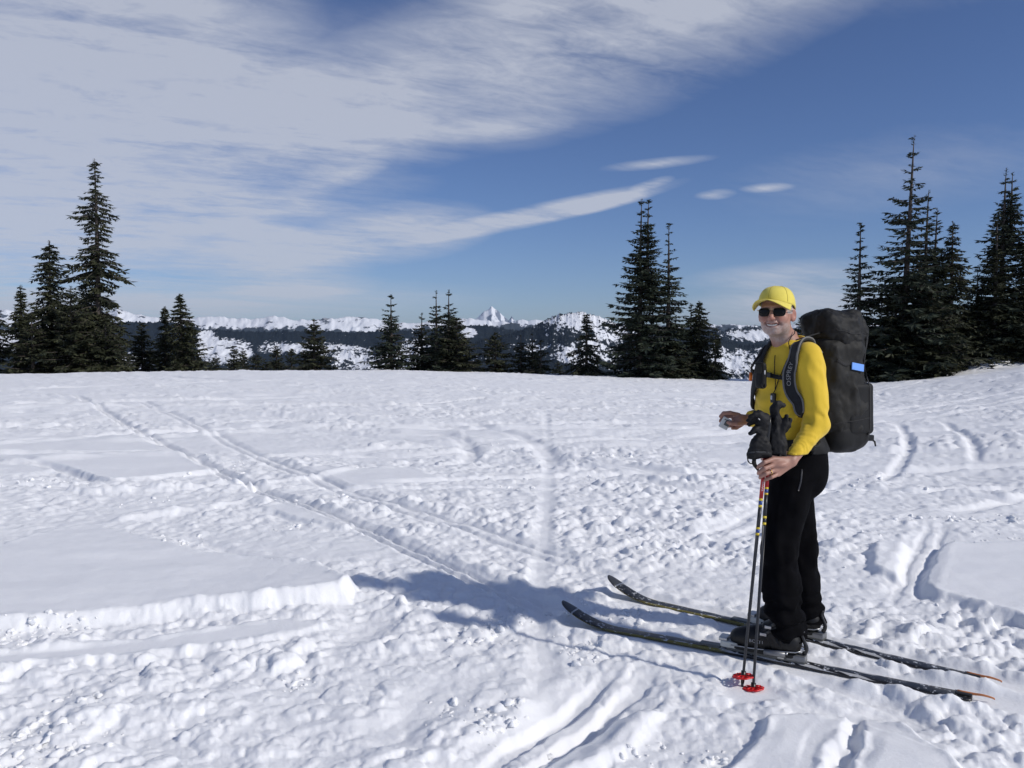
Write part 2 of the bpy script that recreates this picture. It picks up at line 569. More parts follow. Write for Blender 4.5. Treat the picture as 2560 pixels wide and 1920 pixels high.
def field(x, y, want_mask=False):
    r = np.hypot(x, y)
    z = macro(x, y)
    near = r < 47
    xs, ys, rs = x[near], y[near], r[near]
    # how broken the snow is
    br = 0.55 + 1.5 * fbm(xs / 1.7, ys / 0.9, 21, 3) + 0.5 * fbm(xs / 6, ys / 4, 31, 2)
    br = np.clip(br + 0.12, 0.06, 1.0)
    wx = xs + 0.05 * fbm(xs * 6, ys * 6, 71, 3)
    wy = ys + 0.05 * fbm(xs * 6, ys * 6, 77, 3)
    vx = wx + 0.05 * fbm(xs * 17, ys * 17, 72, 3)
    vy = wy + 0.05 * fbm(xs * 17, ys * 17, 78, 3)
    slab = np.zeros_like(xs)
    sm = np.zeros_like(xs)
    for si, (poly, hgt, edge) in enumerate(SLABS):
        sd = poly_sd(wx, wy, poly)
        if si == 0:                                    # the big slab lies tilted
            hgt = np.clip(0.105 + 0.045 * ((xs + 1.5) * 0.9 - (ys - 4.7) * 0.44), 0.075, 0.15)
        m = sst(-edge, edge, sd)
        slab = np.maximum(slab, m * hgt)
        sm = np.maximum(sm, sst(-edge, edge * 2.5, sd))
    # some more smooth patches far out
    far_sm = sst(0.16, 0.30, fbm(xs / 3.5 + 5, ys / 2.2, 41, 3)) * sst(7, 11, rs)
    sm = np.maximum(sm, far_sm * 0.85)
    slab = slab + 0.05 * far_sm
    trk = np.zeros_like(xs)
    tm = np.zeros_like(xs)
    for pl, hw, gap, dep in TRK:
        reach = 4 * (hw + gap) + 0.12
        d = line_dist(wx, wy, pl, reach)
        ends = np.minimum(np.hypot(xs - pl[0][0], ys - pl[0][1]), np.hypot(xs - pl[-1][0], ys - pl[-1][1]))
        fe = sst(0.05, 0.9, ends)
        if dep > 0:
            dep = dep * 0.55 * fe
            a = np.abs(np.abs(d) - gap) if gap else np.abs(d)
            g = 1 - sst(hw * 0.55, hw * 1.35, a)
            wall = 1 - sst(hw + gap, (hw + gap) * 2.2, np.abs(d))
            berm = np.exp(-((np.abs(d) - (hw + gap) * 1.9) / (hw * 0.9)) ** 2)
            trk += -dep * (0.65 * g + 0.45 * wall) + dep * 0.14 * berm * (0.3 + 1.2 * vnoise(xs * 14, ys * 14, 5))
            tm = np.maximum(tm, fe * np.maximum(g, wall * 0.8))
        else:
            g = np.exp(-(d / (hw * 1.5)) ** 2)
            trk += -0.6 * dep * fe * g * (0.55 + 0.9 * vnoise(xs * 5, ys * 5, 6))
    c1 = clods(vx, vy, 0.24, 101, 0.65)
    c2 = clods(vx + 3.3, vy, 0.115, 131, 0.75)
    c3 = clods(vx, vy + 7.7, 0.055, 151, 0.7)
    fade3 = 1 - sst(9, 16, rs)
    fade2 = 1 - sst(18, 34, rs) * 0.5
    lum = 0.050 * c1 * sst(0.45, 1.0, br) + 0.042 * c2 * fade2 + 0.020 * c3 * fade3
    lum = lum + 0.030 * (0.25 - np.abs(fbm(xs * 5.0, ys * 6.0, 63, 4))) * fade2 + 0.045 * fbm(xs * 2.2, ys * 3.0, 61, 4) + 0.020 * fbm(xs * 24, ys * 24, 66, 4, 0.6) * fade3
    k = br * (1 - 0.96 * sm) * (1 - 0.85 * tm)
    soft = 0.030 * fbm(xs * 1.3 + 0.4 * ys, ys * 2.6, 81, 3) + 0.003 * fbm(xs * 12, ys * 12, 83, 2)
    h = slab + trk + lum * k + soft - 0.018
    # far out, bigger drifts so that the distance keeps its ripples
    h = h + 0.075 * fbm(xs / 1.1, ys / 0.8, 91, 3) * sst(8, 18, rs) * (1 - sst(38, 44, rs) * 0.5)
    h = h + 0.05 * np.maximum(fbm(xs * 2.6, ys * 1.9, 95, 2), 0) * sst(10, 18, rs)
    # snow packed under and beside the skis
    zm = z[near]
    for ki, (tail, tip) in enumerate(SKI_LINES):
        d = line_dist(xs, ys, np.array([tail + (tail - tip) * 0.10, tip + (tip - tail) * 0.02]), 0.5)
        run = ((xs - tail[0]) * (tip - tail)[0] + (ys - tail[1]) * (tip - tail)[1]) / ((tip - tail) @ (tip - tail))
        drift = sst(0.52, 0.80, vnoise(xs * 7.5 + 3 * ki, ys * 7.5, 19)) * (0.009 if ki else 0.006) * (sst(0.66, 0.72, run) * sst(0.90, 0.82, run) + 0.8 * sst(0.34, 0.26, run) * sst(0.0, 0.06, run))
        m = 1 - sst(0.05, 0.15, np.abs(d))
        bank = np.exp(-((np.abs(d) - 0.13) / 0.05) ** 2)
        h = h * (1 - m) + (SKI_Z - 0.006 - zm + drift) * m
        h = h + bank * 0.018 * (0.2 + 1.6 * vnoise(xs * 9, ys * 9, 15))
    for cx_, cy_ in (G(1856, 1722)[:2], G(1884, 1722)[:2]):     # packed where the poles are planted
        m = 1 - sst(0.06, 0.16, np.hypot(xs - cx_, ys - cy_))
        h = h * (1 - m) + (-0.016 - zm) * m
    z[near] += h
    if want_mask:
        kk = np.zeros_like(x)
        kk[near] = k
        return z, kk
    return z


def ground_z(x, y):
    return float(field(np.array([float(x)]), np.array([float(y)]))[0])


def rows():
    out = [0.0]
    r = 0.5
    while r < 2.4:
        out.append(r)
        r *= 1.05
    while r < 12:
        out.append(r)
        r *= 1.0034
    while r < 47:
        out.append(r)
        r *= 1.0060
    while r < 26000:
        out.append(r)
        r *= 1.055
    return np.array(out[1:])


rr = rows()
fine = np.arange(-0.72, 0.72, 0.0019)
coarse = np.arange(0.72, 2 * math.pi - 0.72, 0.05)
aa = np.concatenate([fine, coarse])
R, A = np.meshgrid(rr, aa, indexing='ij')
X, Y = (R * np.sin(A)).ravel(), (R * np.cos(A)).ravel()
Z = field(X, Y)
nr, na = R.shape
I = np.arange(nr * na).reshape(nr, na)
J = np.roll(I, -1, axis=1)
quads = np.stack([I[:-1], J[:-1], J[1:], I[1:]], -1).reshape(-1, 4)
me = new_mesh('snow_field', np.stack([X, Y, Z], 1), quads[:, ::-1].copy())


def snow_material(name, grain=1.0):
    m = bpy.data.materials.new(name)
    m.use_nodes = True
    t = NT(m.node_tree)
    bs = t.n['Principled BSDF']
    co = t.node('ShaderNodeTexCoord').outputs['Object']
    n1 = t.noise(co, 0.7, 4, 0.6)
    bs.inputs['Roughness'].default_value = 0.75
    bs.inputs['Specular IOR Level'].default_value = 0.25
    t.link(t.mixc(n1, (0.87, 0.875, 0.885), (0.915, 0.92, 0.925)), bs.inputs['Base Color'])
    if grain:
        bs.subsurface_method = 'BURLEY'
        bs.inputs['Subsurface Weight'].default_value = 0.25
        bs.inputs['Subsurface Radius'].default_value = (0.9, 1.0, 1.25)
        bs.inputs['Subsurface Scale'].default_value = 0.022
    b = t.node('ShaderNodeBump')
    b.inputs['Strength'].default_value = 0.45 * grain
    b.inputs['Distance'].default_value = 0.006
    n2 = t.noise(co, 55, 4, 0.65)
    n3 = t.noise(co, 420, 2, 0.6)
    t.link(t.math('ADD', n2, t.math('MULTIPLY', n3, 0.25)), b.inputs['Height'])
    t.link(b.outputs[0], bs.inputs['Normal'])
    return m


SNOW = snow_material('snow')
snow_field = link('snow_field', me, SNOW)
tag(snow_field, 'bright white snow field churned by old ski tracks', None, kind='structure')

# ================================================================ SETTING: mountains
def mountain_material(name, rock, snow_lo, tree_scale, forest=(0.016, 0.022, 0.028), speck=0.75):
    m = bpy.data.materials.new(name)
    m.use_nodes = True
    t = NT(m.node_tree)
    bs = t.n['Principled BSDF']
    bs.inputs['Roughness'].default_value = 0.9
    bs.inputs['Specular IOR Level'].default_value = 0.1
    co = t.node('ShaderNodeTexCoord').outputs['Object']
    at = t.node('ShaderNodeAttribute', attribute_name='forest').outputs['Fac']
    sp = t.node('ShaderNodeSeparateXYZ')
    t.link(co, sp.inputs[0])
    sv = t.comb(sp.outputs[0], t.math('MULTIPLY', sp.outputs[1], 0.45), t.math('MULTIPLY', sp.outputs[2], 0.8))
    fine = t.noise(sv, tree_scale, 3, 0.65)
    mid = t.noise(co, tree_scale * 0.22, 5, 0.65)
    big = t.noise(co, tree_scale * 0.045, 4, 0.6)
    val = t.math('ADD', t.math('ADD', t.math('MULTIPLY', fine, speck), t.math('MULTIPLY', mid, 0.75)), t.math('MULTIPLY', big, 0.5))
    val = t.math('ADD', val, t.math('SUBTRACT', at, 1.125 + speck / 2))        # about 0 at forest = 0.5
    f = t.smooth(val, -0.05, 0.05)
    bare = t.mixc(t.smooth(mid, 0.56, 0.62), (0.80, 0.82, 0.86), rock)
    t.link(t.mixc(f, bare, forest), bs.inputs['Base Color'])
    b = t.node('ShaderNodeBump')
    b.inputs['Strength'].default_value = 0.8
    b.inputs['Distance'].default_value = 14.0
    t.link(t.math('ADD', mid, t.math('MULTIPLY', fine, 0.5)), b.inputs['Height'])
    t.link(b.outputs[0], bs.inputs['Normal'])
    return m


def ridge(name, label, crest, dist, drop, depth, step, rough, forest_fn, material, seed, spikes=0.0, nrow=50, sharp=0.0):
    """a mountain ridge: crest line read off the photograph as (u, v), set 'dist' metres away; falls 'drop' metres towards us"""
    u0_, u1_ = crest[0][0], crest[-1][0]
    us = np.concatenate([np.arange(u0_, min(-400, u0_ + 1e4), 14.0) if u0_ < -400 else [], np.arange(max(u0_, -400), min(u1_, 2960) + .1, step), np.arange(2974, u1_, 14.0)])
    vs_ = np.interp(us, [c[0] for c in crest], [c[1] for c in crest])
    az_ = np.arctan((us - 1280) / FPX)
    zc = EYE + (850.0 - vs_) / FPX * dist
    t = np.concatenate([np.linspace(0, 1, nrow), 1 + np.linspace(0.05, 0.5, 10)])
    T, AZ = np.meshgrid(t, az_, indexing='ij')
    ZC = np.broadcast_to(zc, T.shape)
    U = np.broadcast_to(us, T.shape)
    wob = 1 + 0.02 * fbm(U / 130.0, U * 0 + seed, seed, 3)
    Yd = (dist - depth * (1 - T)) * wob
    Xd = np.tan(AZ) * Yd
    prof = np.where(T <= 1, T ** (1.25 + sharp), 1 - (T - 1) * 1.6)
    zb = -drop
    z = zb + (ZC - zb) * prof
    # spurs and gullies running down the slope, and small crags
    sc = dist / FPX
    ox, oy = Xd / sc, Yd / sc
    wa = 14 * fbm(ox / 60.0, oy / 90.0, seed + 1, 2)
    gul = np.abs(fbm((ox + wa * 2) / 52.0, (oy + wa) / 120.0, seed + 3, 4)) * 2
    crag = fbm(ox / 12.0, oy / 22.0, seed + 7, 4)
    env = np.sin(np.clip(T, 0, 1) * math.pi) ** 0.7
    z = z - env * gul * rough * sc * 20 + (0.25 + 0.75 * env) * crag * rough * sc * 10
    cr = fbm(us / 14.0, us * 0 + 1.5, seed + 9, 5) * 2
    z = z + cr[None, :] * rough * sc * 5 * np.exp(-((T - 1) / 0.10) ** 2)
    if spikes:
        z = z + spikes * np.maximum(_h(np.floor(U / 1.4), np.floor(T * 130), seed) - 0.45, 0) * np.exp(-((T - 1) / 0.03) ** 2)
    n0, n1 = T.shape
    I = np.arange(n0 * n1).reshape(n0, n1)
    q = np.stack([I[:-1, :-1], I[:-1, 1:], I[1:, 1:], I[1:, :-1]], -1).reshape(-1, 4)
    me = new_mesh(name, np.stack([Xd.ravel(), Yd.ravel(), z.ravel()], 1), q)
    # picture height of each point, for laying out woods and open slopes
    V = 850 - (z - EYE) / Yd * FPX
    attr(me, 'forest', forest_fn(U, V, T, gul, crag).ravel())
    o = link(name, me, material)
    tag(o, label, None, kind='structure')
    return o


def ell(U, V, u, v, a, b):
    return np.exp(-(((U - u) / a) ** 2 + ((V - v) / b) ** 2))


M_FAR = mountain_material('far_mountain', (0.10, 0.11, 0.13), 0, 1 / 60.0, forest=(0.05, 0.06, 0.07))
M_PEAK = mountain_material('peak', (0.55, 0.58, 0.64), 0, 1 / 110.0, forest=(0.20, 0.23, 0.29))
M_MID = mountain_material('mid_mountain', (0.03, 0.035, 0.04), 0, 1 / 18.0, speck=1.1)
M_NEAR = mountain_material('near_mountain', (0.05, 0.055, 0.06), 0, 1 / 13.0, speck=1.25)

ridge('mountain_range', 'long snowy mountain range along the skyline',
      [(-4200, 800), (-2600, 785), (-1600, 795), (-900, 780), (-500, 790), (-120, 785), (0, 774), (70, 776), (150, 784), (260, 790), (296, 770), (330, 782), (380, 792), (470, 797), (520, 792), (580, 795), (640, 797), (675, 792),
       (700, 791), (730, 800), (780, 800), (840, 796), (870, 790), (930, 796), (980, 805), (1040, 806), (1100, 800), (1160, 796), (1230, 802), (1330, 812), (1500, 815), (2000, 812), (2500, 800), (3100, 790), (3700, 800), (4600, 785), (6800, 800)],
      12500, 280, 1500, 2.8, 1.0,
      lambda U, V, T, g, c: np.clip(0.18 + 0.030 * (V - 806) + 0.55 * (g - 0.25) + 0.5 * c - 0.35 * ell(U, V, 320, 790, 90, 24) - .3 * ell(U, V, 960, 815, 120, 22), -0.4, 1.2), M_FAR, 5)
ridge('mountain_peak', 'sharp snow-covered peak rising above the range',
      [(1120, 818), (1160, 812), (1184, 801), (1198, 791), (1210, 779), (1221, 774), (1229, 764), (1237, 771), (1248, 779), (1262, 793), (1272, 801), (1279, 790), (1289, 803), (1306, 797), (1320, 803), (1340, 798), (1375, 806), (1420, 818)],
      15500, 200, 1100, 0.8, 0.40,
      lambda U, V, T, g, c: np.clip(0.20 + 0.9 * (g - 0.22) + 1.0 * c, -0.2, 0.60), M_PEAK, 17, sharp=0.3)
ridge('forest_ridge', 'dark forested ridge with open snow slopes across the valley',
      [(-4200, 835), (-2400, 825), (-1200, 838), (-500, 830), (0, 828), (150, 832), (300, 806), (420, 806), (520, 826), (640, 829), (760, 829), (870, 832), (1000, 828), (1080, 826), (1140, 818), (1190, 813), (1230, 818), (1290, 828), (1330, 834), (1500, 838),
       (1760, 830), (1840, 822), (1870, 818), (1905, 818), (2000, 826), (2300, 830), (3100, 825), (4000, 835), (5000, 822), (6800, 835)],
      6200, 330, 1250, 2.4, 0.9,
      lambda U, V, T, g, c: np.clip(0.82 + 0.32 * c - 1.1 * ell(U, V, 575, 880, 40, 26) - 1.0 * ell(U, V, 520, 862, 26, 34) - 0.9 * ell(U, V, 310, 910, 45, 26) - 0.7 * ell(U, V, 20, 850, 60, 30)
                                    - 0.55 * ell(U, V, 760, 870, 120, 16) - 0.45 * ell(U, V, 900, 905, 90, 30) - 0.45 * ell(U, V, 1030, 880, 40, 40) - 1.1 * ell(U, V, 1172, 832, 16, 10)
                                    - 0.7 * ell(U, V, 1885, 838, 60, 16) - 0.3 * ell(U, V, 1230, 890, 120, 40), -0.5, 1.2), M_MID, 29, spikes=26.0, nrow=62)
ridge('mountain_knob', 'round mountain knob speckled with snow and trees',
      [(1140, 880), (1200, 850), (1290, 832), (1340, 812), (1370, 797), (1400, 786), (1430, 782), (1460, 783), (1490, 790), (1520, 800), (1560, 812), (1610, 818), (1700, 830), (1780, 845), (1860, 862), (1980, 858), (2100, 866), (2400, 880)],
      4300, 330, 900, 1.3, 0.9,
      lambda U, V, T, g, c: np.clip(0.80 + 0.34 * c - 0.52 * ell(U, V, 1450, 798, 95, 30) - 0.40 * ell(U, V, 1590, 838, 80, 26) - 0.42 * ell(U, V, 1450, 890, 100, 42) - 0.45 * ell(U, V, 1330, 870, 30, 14)
                                    - 0.42 * ell(U, V, 1850, 905, 110, 42) + 0.45 * ell(U, V, 1630, 885, 55, 45) + 0.5 * ell(U, V, 1420, 930, 60, 16) + 0.4 * ell(U, V, 1860, 862, 40, 6), -0.3, 1.2), M_NEAR, 43, spikes=14.0, nrow=80)

# ================================================================ TREES
def tree_material(name, a, b):
    m = bpy.data.materials.new(name)
    m.use_nodes = True
    t = NT(m.node_tree)
    bs = t.n['Principled BSDF']
    co = t.node('ShaderNodeTexCoord').outputs['Object']
    n = t.noise(co, 1.1, 4, 0.7)
    n2 = t.noise(co, 9.0, 2, 0.7)
    k = t.smooth(t.math('ADD', t.math('MULTIPLY', n, 0.6), t.math('MULTIPLY', n2, 0.4)), 0.38, 0.62)
    t.link(t.mixc(k, a, b), bs.inputs['Base Color'])
    bs.inputs['Roughness'].default_value = 0.65
    bs.inputs['Specular IOR Level'].default_value = 0.25
    return m


NEEDLE = tree_material('needles', (0.016, 0.021, 0.013), (0.056, 0.060, 0.030))
NEEDLE_B = tree_material('needles_blue', (0.015, 0.023, 0.017), (0.048, 0.060, 0.038))
BARK = mat('bark', (0.075, 0.062, 0.055), 0.9, var=0.35, vscale=6, bump=0.6, bscale=30)


def tube(path, rads, sides=7, cap=True):
    """tube along a path, returns verts, quads"""
    path = np.asarray(path, float)
    n = len(path)
    tan = np.gradient(path, axis=0)
    tan /= np.linalg.norm(tan, axis=1)[:, None] + 1e-12
    ref = np.array([0, 0, 1.0]) if abs(tan[0][2]) < 0.9 else np.array([1.0, 0, 0])
    V, F = [], []
    a = None
    for i in range(n):
        if a is None:
            a = np.cross(ref, tan[i])
        a = a - tan[i] * (a @ tan[i])
        a /= np.linalg.norm(a) + 1e-12
        b = np.cross(tan[i], a)
        for k in range(sides):
            th = 2 * math.pi * k / sides
            V.append(path[i] + rads[i] * (math.cos(th) * a + math.sin(th) * b))
    for i in range(n - 1):
        for k in range(sides):
            k2 = (k + 1) % sides
            F.append((i * sides + k, i * sides + k2, (i + 1) * sides + k2, (i + 1) * sides + k))
    if cap:
        F.append(tuple(range(sides))[::-1])
        F.append(tuple((n - 1) * sides + k for k in range(sides)))
    return V, F


class Bag:
    """collects verts and faces for one mesh"""
    def __init__(self):
        self.v, self.f = [], []

    def add(self, vf):
        o = len(self.v)
        self.v.extend(vf[0])
        self.f.extend([tuple(i + o for i in f) for f in vf[1]])
        return self

    def mesh(self, name, smooth=True):
        me = new_mesh(name, np.array(self.v), self.f, smooth)
        return me


def conifer_arrays(h, w_base, style, seed, bare=0.02, lean=0.0, gaps=0.0):
    """crown of a conifer as many narrow needle sprays; returns crown verts/quads and trunk verts/faces, base at the origin"""
    rg = np.random.RandomState(seed)
    r0 = 0.012 * h + 0.05
    zs = np.linspace(0, 1, 14)
    bx, by = rg.uniform(-1, 1, 2) * 0.012 * h
    path = np.stack([bx * np.sin(zs * 3.0) + lean * h * zs, by * np.sin(zs * 2.3), zs * h], 1)
    rad = r0 * (1 - zs) ** 0.8 + 0.008
    tv, tf = tube(path, rad, 7)

    def trunk_at(z):
        t = z / h
        return np.stack([bx * np.sin(t * 3.0) + lean * h * t, by * np.sin(t * 2.3), z], -1)
    spacing = {'spire': 0.033, 'hemlock': 0.025, 'bush': 0.030}[style] * max(h, 6) ** 0.55 * 6 ** 0.45
    # branches: height, azimuth, length
    BZ, BA, BL = [], [], []
    z = bare * h
    tier = rg.uniform(0, 6)
    while z < h * 0.985:
        t = z / h
        if style == 'spire':
            prof = (1 - t) ** 0.88 * (0.64 + 0.36 * math.cos(min(t * 1.1, 1) * 1.2))
        elif style == 'hemlock':
            prof = (1 - t) ** 0.60 * (0.80 + 0.26 * math.sin(t * h * 2.1 + tier)) * 0.9
        else:
            prof = (1 - t) ** 0.72
        nb = rg.randint(5, 9) if t < 0.72 else (rg.randint(3, 6) if style == 'spire' else rg.randint(4, 7))
        a0 = rg.uniform(0, 6.28)
        skip = gaps * (1 - 0.5 * t)
        for k in range(nb):
            if rg.rand() < skip:
                continue
            BA.append(a0 + k * 6.283 / nb + rg.uniform(-0.35, 0.35))
            L = w_base * prof * 1.28 * (0.55 + 0.62 * rg.rand() ** 0.8)
            if rg.rand() < 0.08:
                L *= 1.22
            BL.append(max(L, 0.08 + 0.035 * h * (1 - t)))
            BZ.append(np.clip(z + rg.uniform(-0.5, 0.5) * spacing, 0.02 * h, h))
        z += spacing * rg.uniform(0.7, 1.3) * (1.0 if t < 0.75 else (1.75 if style == 'spire' else 0.75)) * (0.80 + 0.35 * t)
    BZ, BA, BL = np.array(BZ), np.array(BA), np.array(BL)
    n = len(BZ)
    t = BZ / h
    up = {'spire': 0.30 * t - 0.12, 'hemlock': 0.22 * t - 0.16, 'bush': 0.35 * t - 0.04}[style] + rg.uniform(-0.13, 0.13, n)
    droop = {'spire': 0.12, 'hemlock': 0.24, 'bush': 0.16}[style] * (1.1 - 0.7 * t) * rg.uniform(0.6, 1.3, n)
    tip = 0.12 if style != 'hemlock' else -0.03
    dirh = np.stack([np.cos(BA), np.sin(BA), 0 * BA], -1)
    side = np.stack([-np.sin(BA), np.cos(BA), 0 * BA], -1)
    base = trunk_at(BZ)

    def on_limb(i, s):
        L = BL[i]
        return base[i] + dirh[i] * (L * s)[:, None] + np.stack([0 * s, 0 * s, L * (up[i] * s - droop[i] * s * s + tip * s ** 3)], -1)
    nst = np.clip(5 + BL * 5.0, 5, 17).astype(int)
    idx = np.repeat(np.arange(n), nst)
    pos = np.concatenate([np.arange(k) for k in nst])
    s = 0.06 + 0.94 * (pos + rg.uniform(0.1, 0.9, len(idx))) / nst[idx]
    c = on_limb(idx, s)
    tw = (0.15 + 0.30 * BL[idx] * (1 - 0.75 * s) * (0.4 + s)) * rg.uniform(0.75, 1.3, len(idx))
    tw = np.minimum(tw, 0.85)
    Q = []
    hem = 0.28 if style == 'hemlock' else 0.0

    def leafs(c, d, ln, wd, roll):
        d = d / np.linalg.norm(d, axis=1)[:, None]
        wv = np.cross(d, np.array([0, 0, 1.0]) + rg.uniform(-roll, roll, d.shape))
        wv /= np.linalg.norm(wv, axis=1)[:, None] + 1e-9
        mid = c + d * (ln * 0.45)[:, None]
        mid[:, 2] -= 0.03 * ln
        Q.append(np.stack([c - wv * (wd * 0.2)[:, None], mid - wv * (wd * 0.5)[:, None], c + d * ln[:, None], mid + wv * (wd * 0.5)[:, None]], 1))
    for sg in (-1, 1):
        k = len(idx)
        d = dirh[idx] * rg.uniform(0.30, 1.0, k)[:, None] + side[idx] * (sg * rg.uniform(0.6, 1.1, k))[:, None]
        d[:, 2] += rg.uniform(-0.55, 0.15, k) - hem
        leafs(c, d, tw, tw * rg.uniform(0.24, 0.40, k), 0.8)
    m = rg.rand(len(idx)) < (0.95 if style == 'hemlock' else 0.7)
    k = int(m.sum())
    d = rg.uniform(-0.45, 0.45, (k, 3)) + dirh[idx[m]] * 0.5
    d[:, 2] -= 0.9
    leafs(c[m], d, tw[m] * 0.60, tw[m] * 0.30, 3.0)
    k = n
    leafs(on_limb(np.arange(n), np.full(n, 0.86)), dirh + np.stack([0 * t, 0 * t, rg.uniform(-.3, .3, n)], -1), np.minimum(0.14 + 0.22 * BL, 0.6), 0.05 + 0.07 * np.minimum(BL, 1.5), 0.7)
    # leader
    zt = h * np.linspace(0.955, 0.995, 20)
    aa_ = rg.uniform(0, 6.28, 20)
    ln = 0.10 + 0.010 * h * np.linspace(1, 0.1, 20)
    leafs(trunk_at(zt), np.stack([np.cos(aa_), np.sin(aa_), 0.5 + 0 * aa_], -1), ln, ln * 0.32, 0.5)
    V = np.concatenate(Q).reshape(-1, 3)
    F = np.arange(len(V)).reshape(-1, 4)
    # limbs: thin four-sided rods
    big = np.nonzero(BL > 0.45)[0]
    q = np.array([0, 0.35, 0.7, 0.95])
    if len(big):
        pts = np.stack([on_limb(big, np.full(len(big), x)) for x in q], 1)
        rr_ = np.stack([0.012 + 0.014 * BL[big], 0.010 + 0.009 * BL[big], 0.010 + 0.003 * BL[big], 0.004 + 0 * BL[big]], 1)
        ups = np.array([0, 0, 1.0])
        ring = np.stack([side[big][:, None, :] * rr_[..., None], ups * rr_[..., None], -side[big][:, None, :] * rr_[..., None], -ups * rr_[..., None]], 2)
        LV = (pts[:, :, None, :] + ring).reshape(-1, 3)
        o = len(tv) + np.arange(len(big))[:, None, None, None] * 16
        i = np.arange(3)[None, :, None, None] * 4
        kq = np.arange(4)[None, None, :, None]
        k2 = (kq + 1) % 4
        LF = np.concatenate([o + i + kq, o + i + k2, o + i + 4 + k2, o + i + 4 + kq], -1).reshape(-1, 4)
        tv = list(tv) + list(LV)
        tf = list(tf) + [tuple(int(y) for y in x) for x in LF]
    return V, F, tv, tf


def plant_tree(name, label, u, v_top, dist, wpx, style, seed, group=None, needle=None, sink=0.15, gaps=0.05, lean=0.0, twin=None, bare=0.02):
    """tree whose top shows at photo pixel (u, v_top), standing dist metres out; wpx = half crown width in photo pixels"""
    d = pix_dir(u, v_top)
    k = dist / d[1]
    top = np.array([0, 0, EYE]) + d * k
    gz = float(macro(np.array([top[0]]), np.array([top[1]]))[0]) - sink
    h = top[2] - gz
    wb = wpx / FPX * dist
    V, F, tv, tf = conifer_arrays(h, wb, style, seed, gaps=gaps, lean=lean, bare=bare)
    if twin:
        du, frac, z_start = twin
        V2, F2, tv2, tf2 = conifer_arrays(h * (1 - z_start) * frac, wb * 0.5, style, seed + 500, bare=0.02)
        off = np.array([du / FPX * dist, 0.05, h * z_start])
        V = np.concatenate([V, V2 + off])
        F = np.concatenate([F, F2 + len(F) * 4])
        o = len(tv)
        tv = list(tv) + [np.asarray(p) + off for p in tv2]
        tf = list(tf) + [tuple(i + o for i in f) for f in tf2]
    root = empty(name, (top[0] - lean * h, top[1], gz))
    mc = new_mesh('crown', V, F, smooth=False)
    mt = new_mesh('trunk', np.array(tv), tf)
    c = link('crown', mc, needle or NEEDLE)
    c.parent = root
    b = link('trunk', mt, BARK)
    b.parent = root
    tag(root, label, 'tree', group)
    return root


GL = 'conifers of the clump with the tallest dark hemlock'
GM = 'young conifers along the snow crest'
GR = 'conifers above the snow bank behind the backpack'
T = plant_tree
T('hemlock_tree', 'tallest dark hemlock with ragged tiered boughs and bare gaps, rising from a clump', 235, 395, 45, 92, 'hemlock', 3, GL, gaps=0.36)
T('hemlock_tree', 'tall pointed hemlock beside the tallest ragged one, full to the snow', 122, 600, 44, 80, 'hemlock', 5, GL, gaps=0.06)
T('hemlock_tree', 'slim small-topped hemlock at the open end of the clump', 51, 712, 43, 48, 'hemlock', 7, GL)
T('hemlock_tree', 'hemlock cut by the picture edge at the end of the clump', -32, 690, 43, 62, 'hemlock', 9, GL)
T('hemlock_tree', 'low bushy hemlock between the tallest and the pointed hemlock', 178, 715, 42.5, 70, 'bush', 11, GL)
T('hemlock_tree', 'low bushy hemlock on the open valley side of the tallest one', 262, 790, 43, 62, 'bush', 13, GL)
T('hemlock_tree', 'low bushy hemlock under the slim small-topped one', 78, 780, 42, 50, 'bush', 15, GL)
T('hemlock_tree', 'bushy hemlock standing behind the tallest ragged one', 215, 690, 47, 70, 'bush', 17, GL)
T('fir_tree', 'dead-topped small fir leaning out beside the hemlock clump', 300, 830, 44, 30, 'hemlock', 19, GL, gaps=0.5)
T('fir_tree', 'short dark fir with a blunt bushy top before the white slope', 355, 808, 47, 40, 'bush', 21, GM)
T('fir_tree', 'shorter of a close pair of ragged firs', 411, 766, 46, 40, 'hemlock', 23, GM, gaps=0.12)
T('fir_tree', 'taller of a close pair of ragged firs', 449, 734, 45, 56, 'hemlock', 25, GM, gaps=0.10)
T('fir_tree', 'bushy fir low between the pair of ragged firs', 478, 810, 45, 40, 'bush', 27, GM)
for i, (u, v, r_, wp) in enumerate([(540, 892, 52, 26), (585, 866, 55, 26), (607, 872, 60, 22), (640, 884, 52, 30), (690, 864, 56, 26), (728, 872, 54, 26), (515, 905, 50, 22), (665, 905, 50, 24), (1195, 900, 55, 26), (1395, 905, 60, 24), (760, 900, 55, 22)]):
    T('fir_tree', 'small dark fir top just clearing the snow crest', u, v, r_, wp, 'bush', 40 + i, 'small fir tops along the crest', sink=0.3)
T('fir_tree', 'full dark cone-shaped fir standing alone before the ridge', 784, 797, 48, 46, 'bush', 61, GM)
T('fir_tree', 'evenly tiered fir with a thin spire, standing alone', 977, 736, 46, 52, 'spire', 63, GM, needle=NEEDLE_B)
T('fir_tree', 'fir with a nodding bent tip beside two thin spires', 1055, 782, 47, 44, 'spire', 65, GM)
T('fir_tree', 'thin bare-stemmed spire standing clear, beside the nodding-tip fir', 1090, 726, 46, 40, 'spire', 67, GM, gaps=0.12, needle=NEEDLE_B)
T('fir_tree', 'thin bare-stemmed spire rising out of the broad dark fir', 1122, 724, 47, 46, 'spire', 69, GM, gaps=0.12, needle=NEEDLE_B)
T('fir_tree', 'broad dark fir shouldering the pair of thin spires', 1142, 795, 46, 60, 'bush', 71, GM)
T('fir_tree', 'bushy fir below the sharp white peak', 1238, 830, 46, 46, 'bush', 73, GM)
T('fir_tree', 'slender fir of the small huddle, beside the bushy one below the peak', 1302, 838, 46, 34, 'spire', 75, GM, gaps=.15)
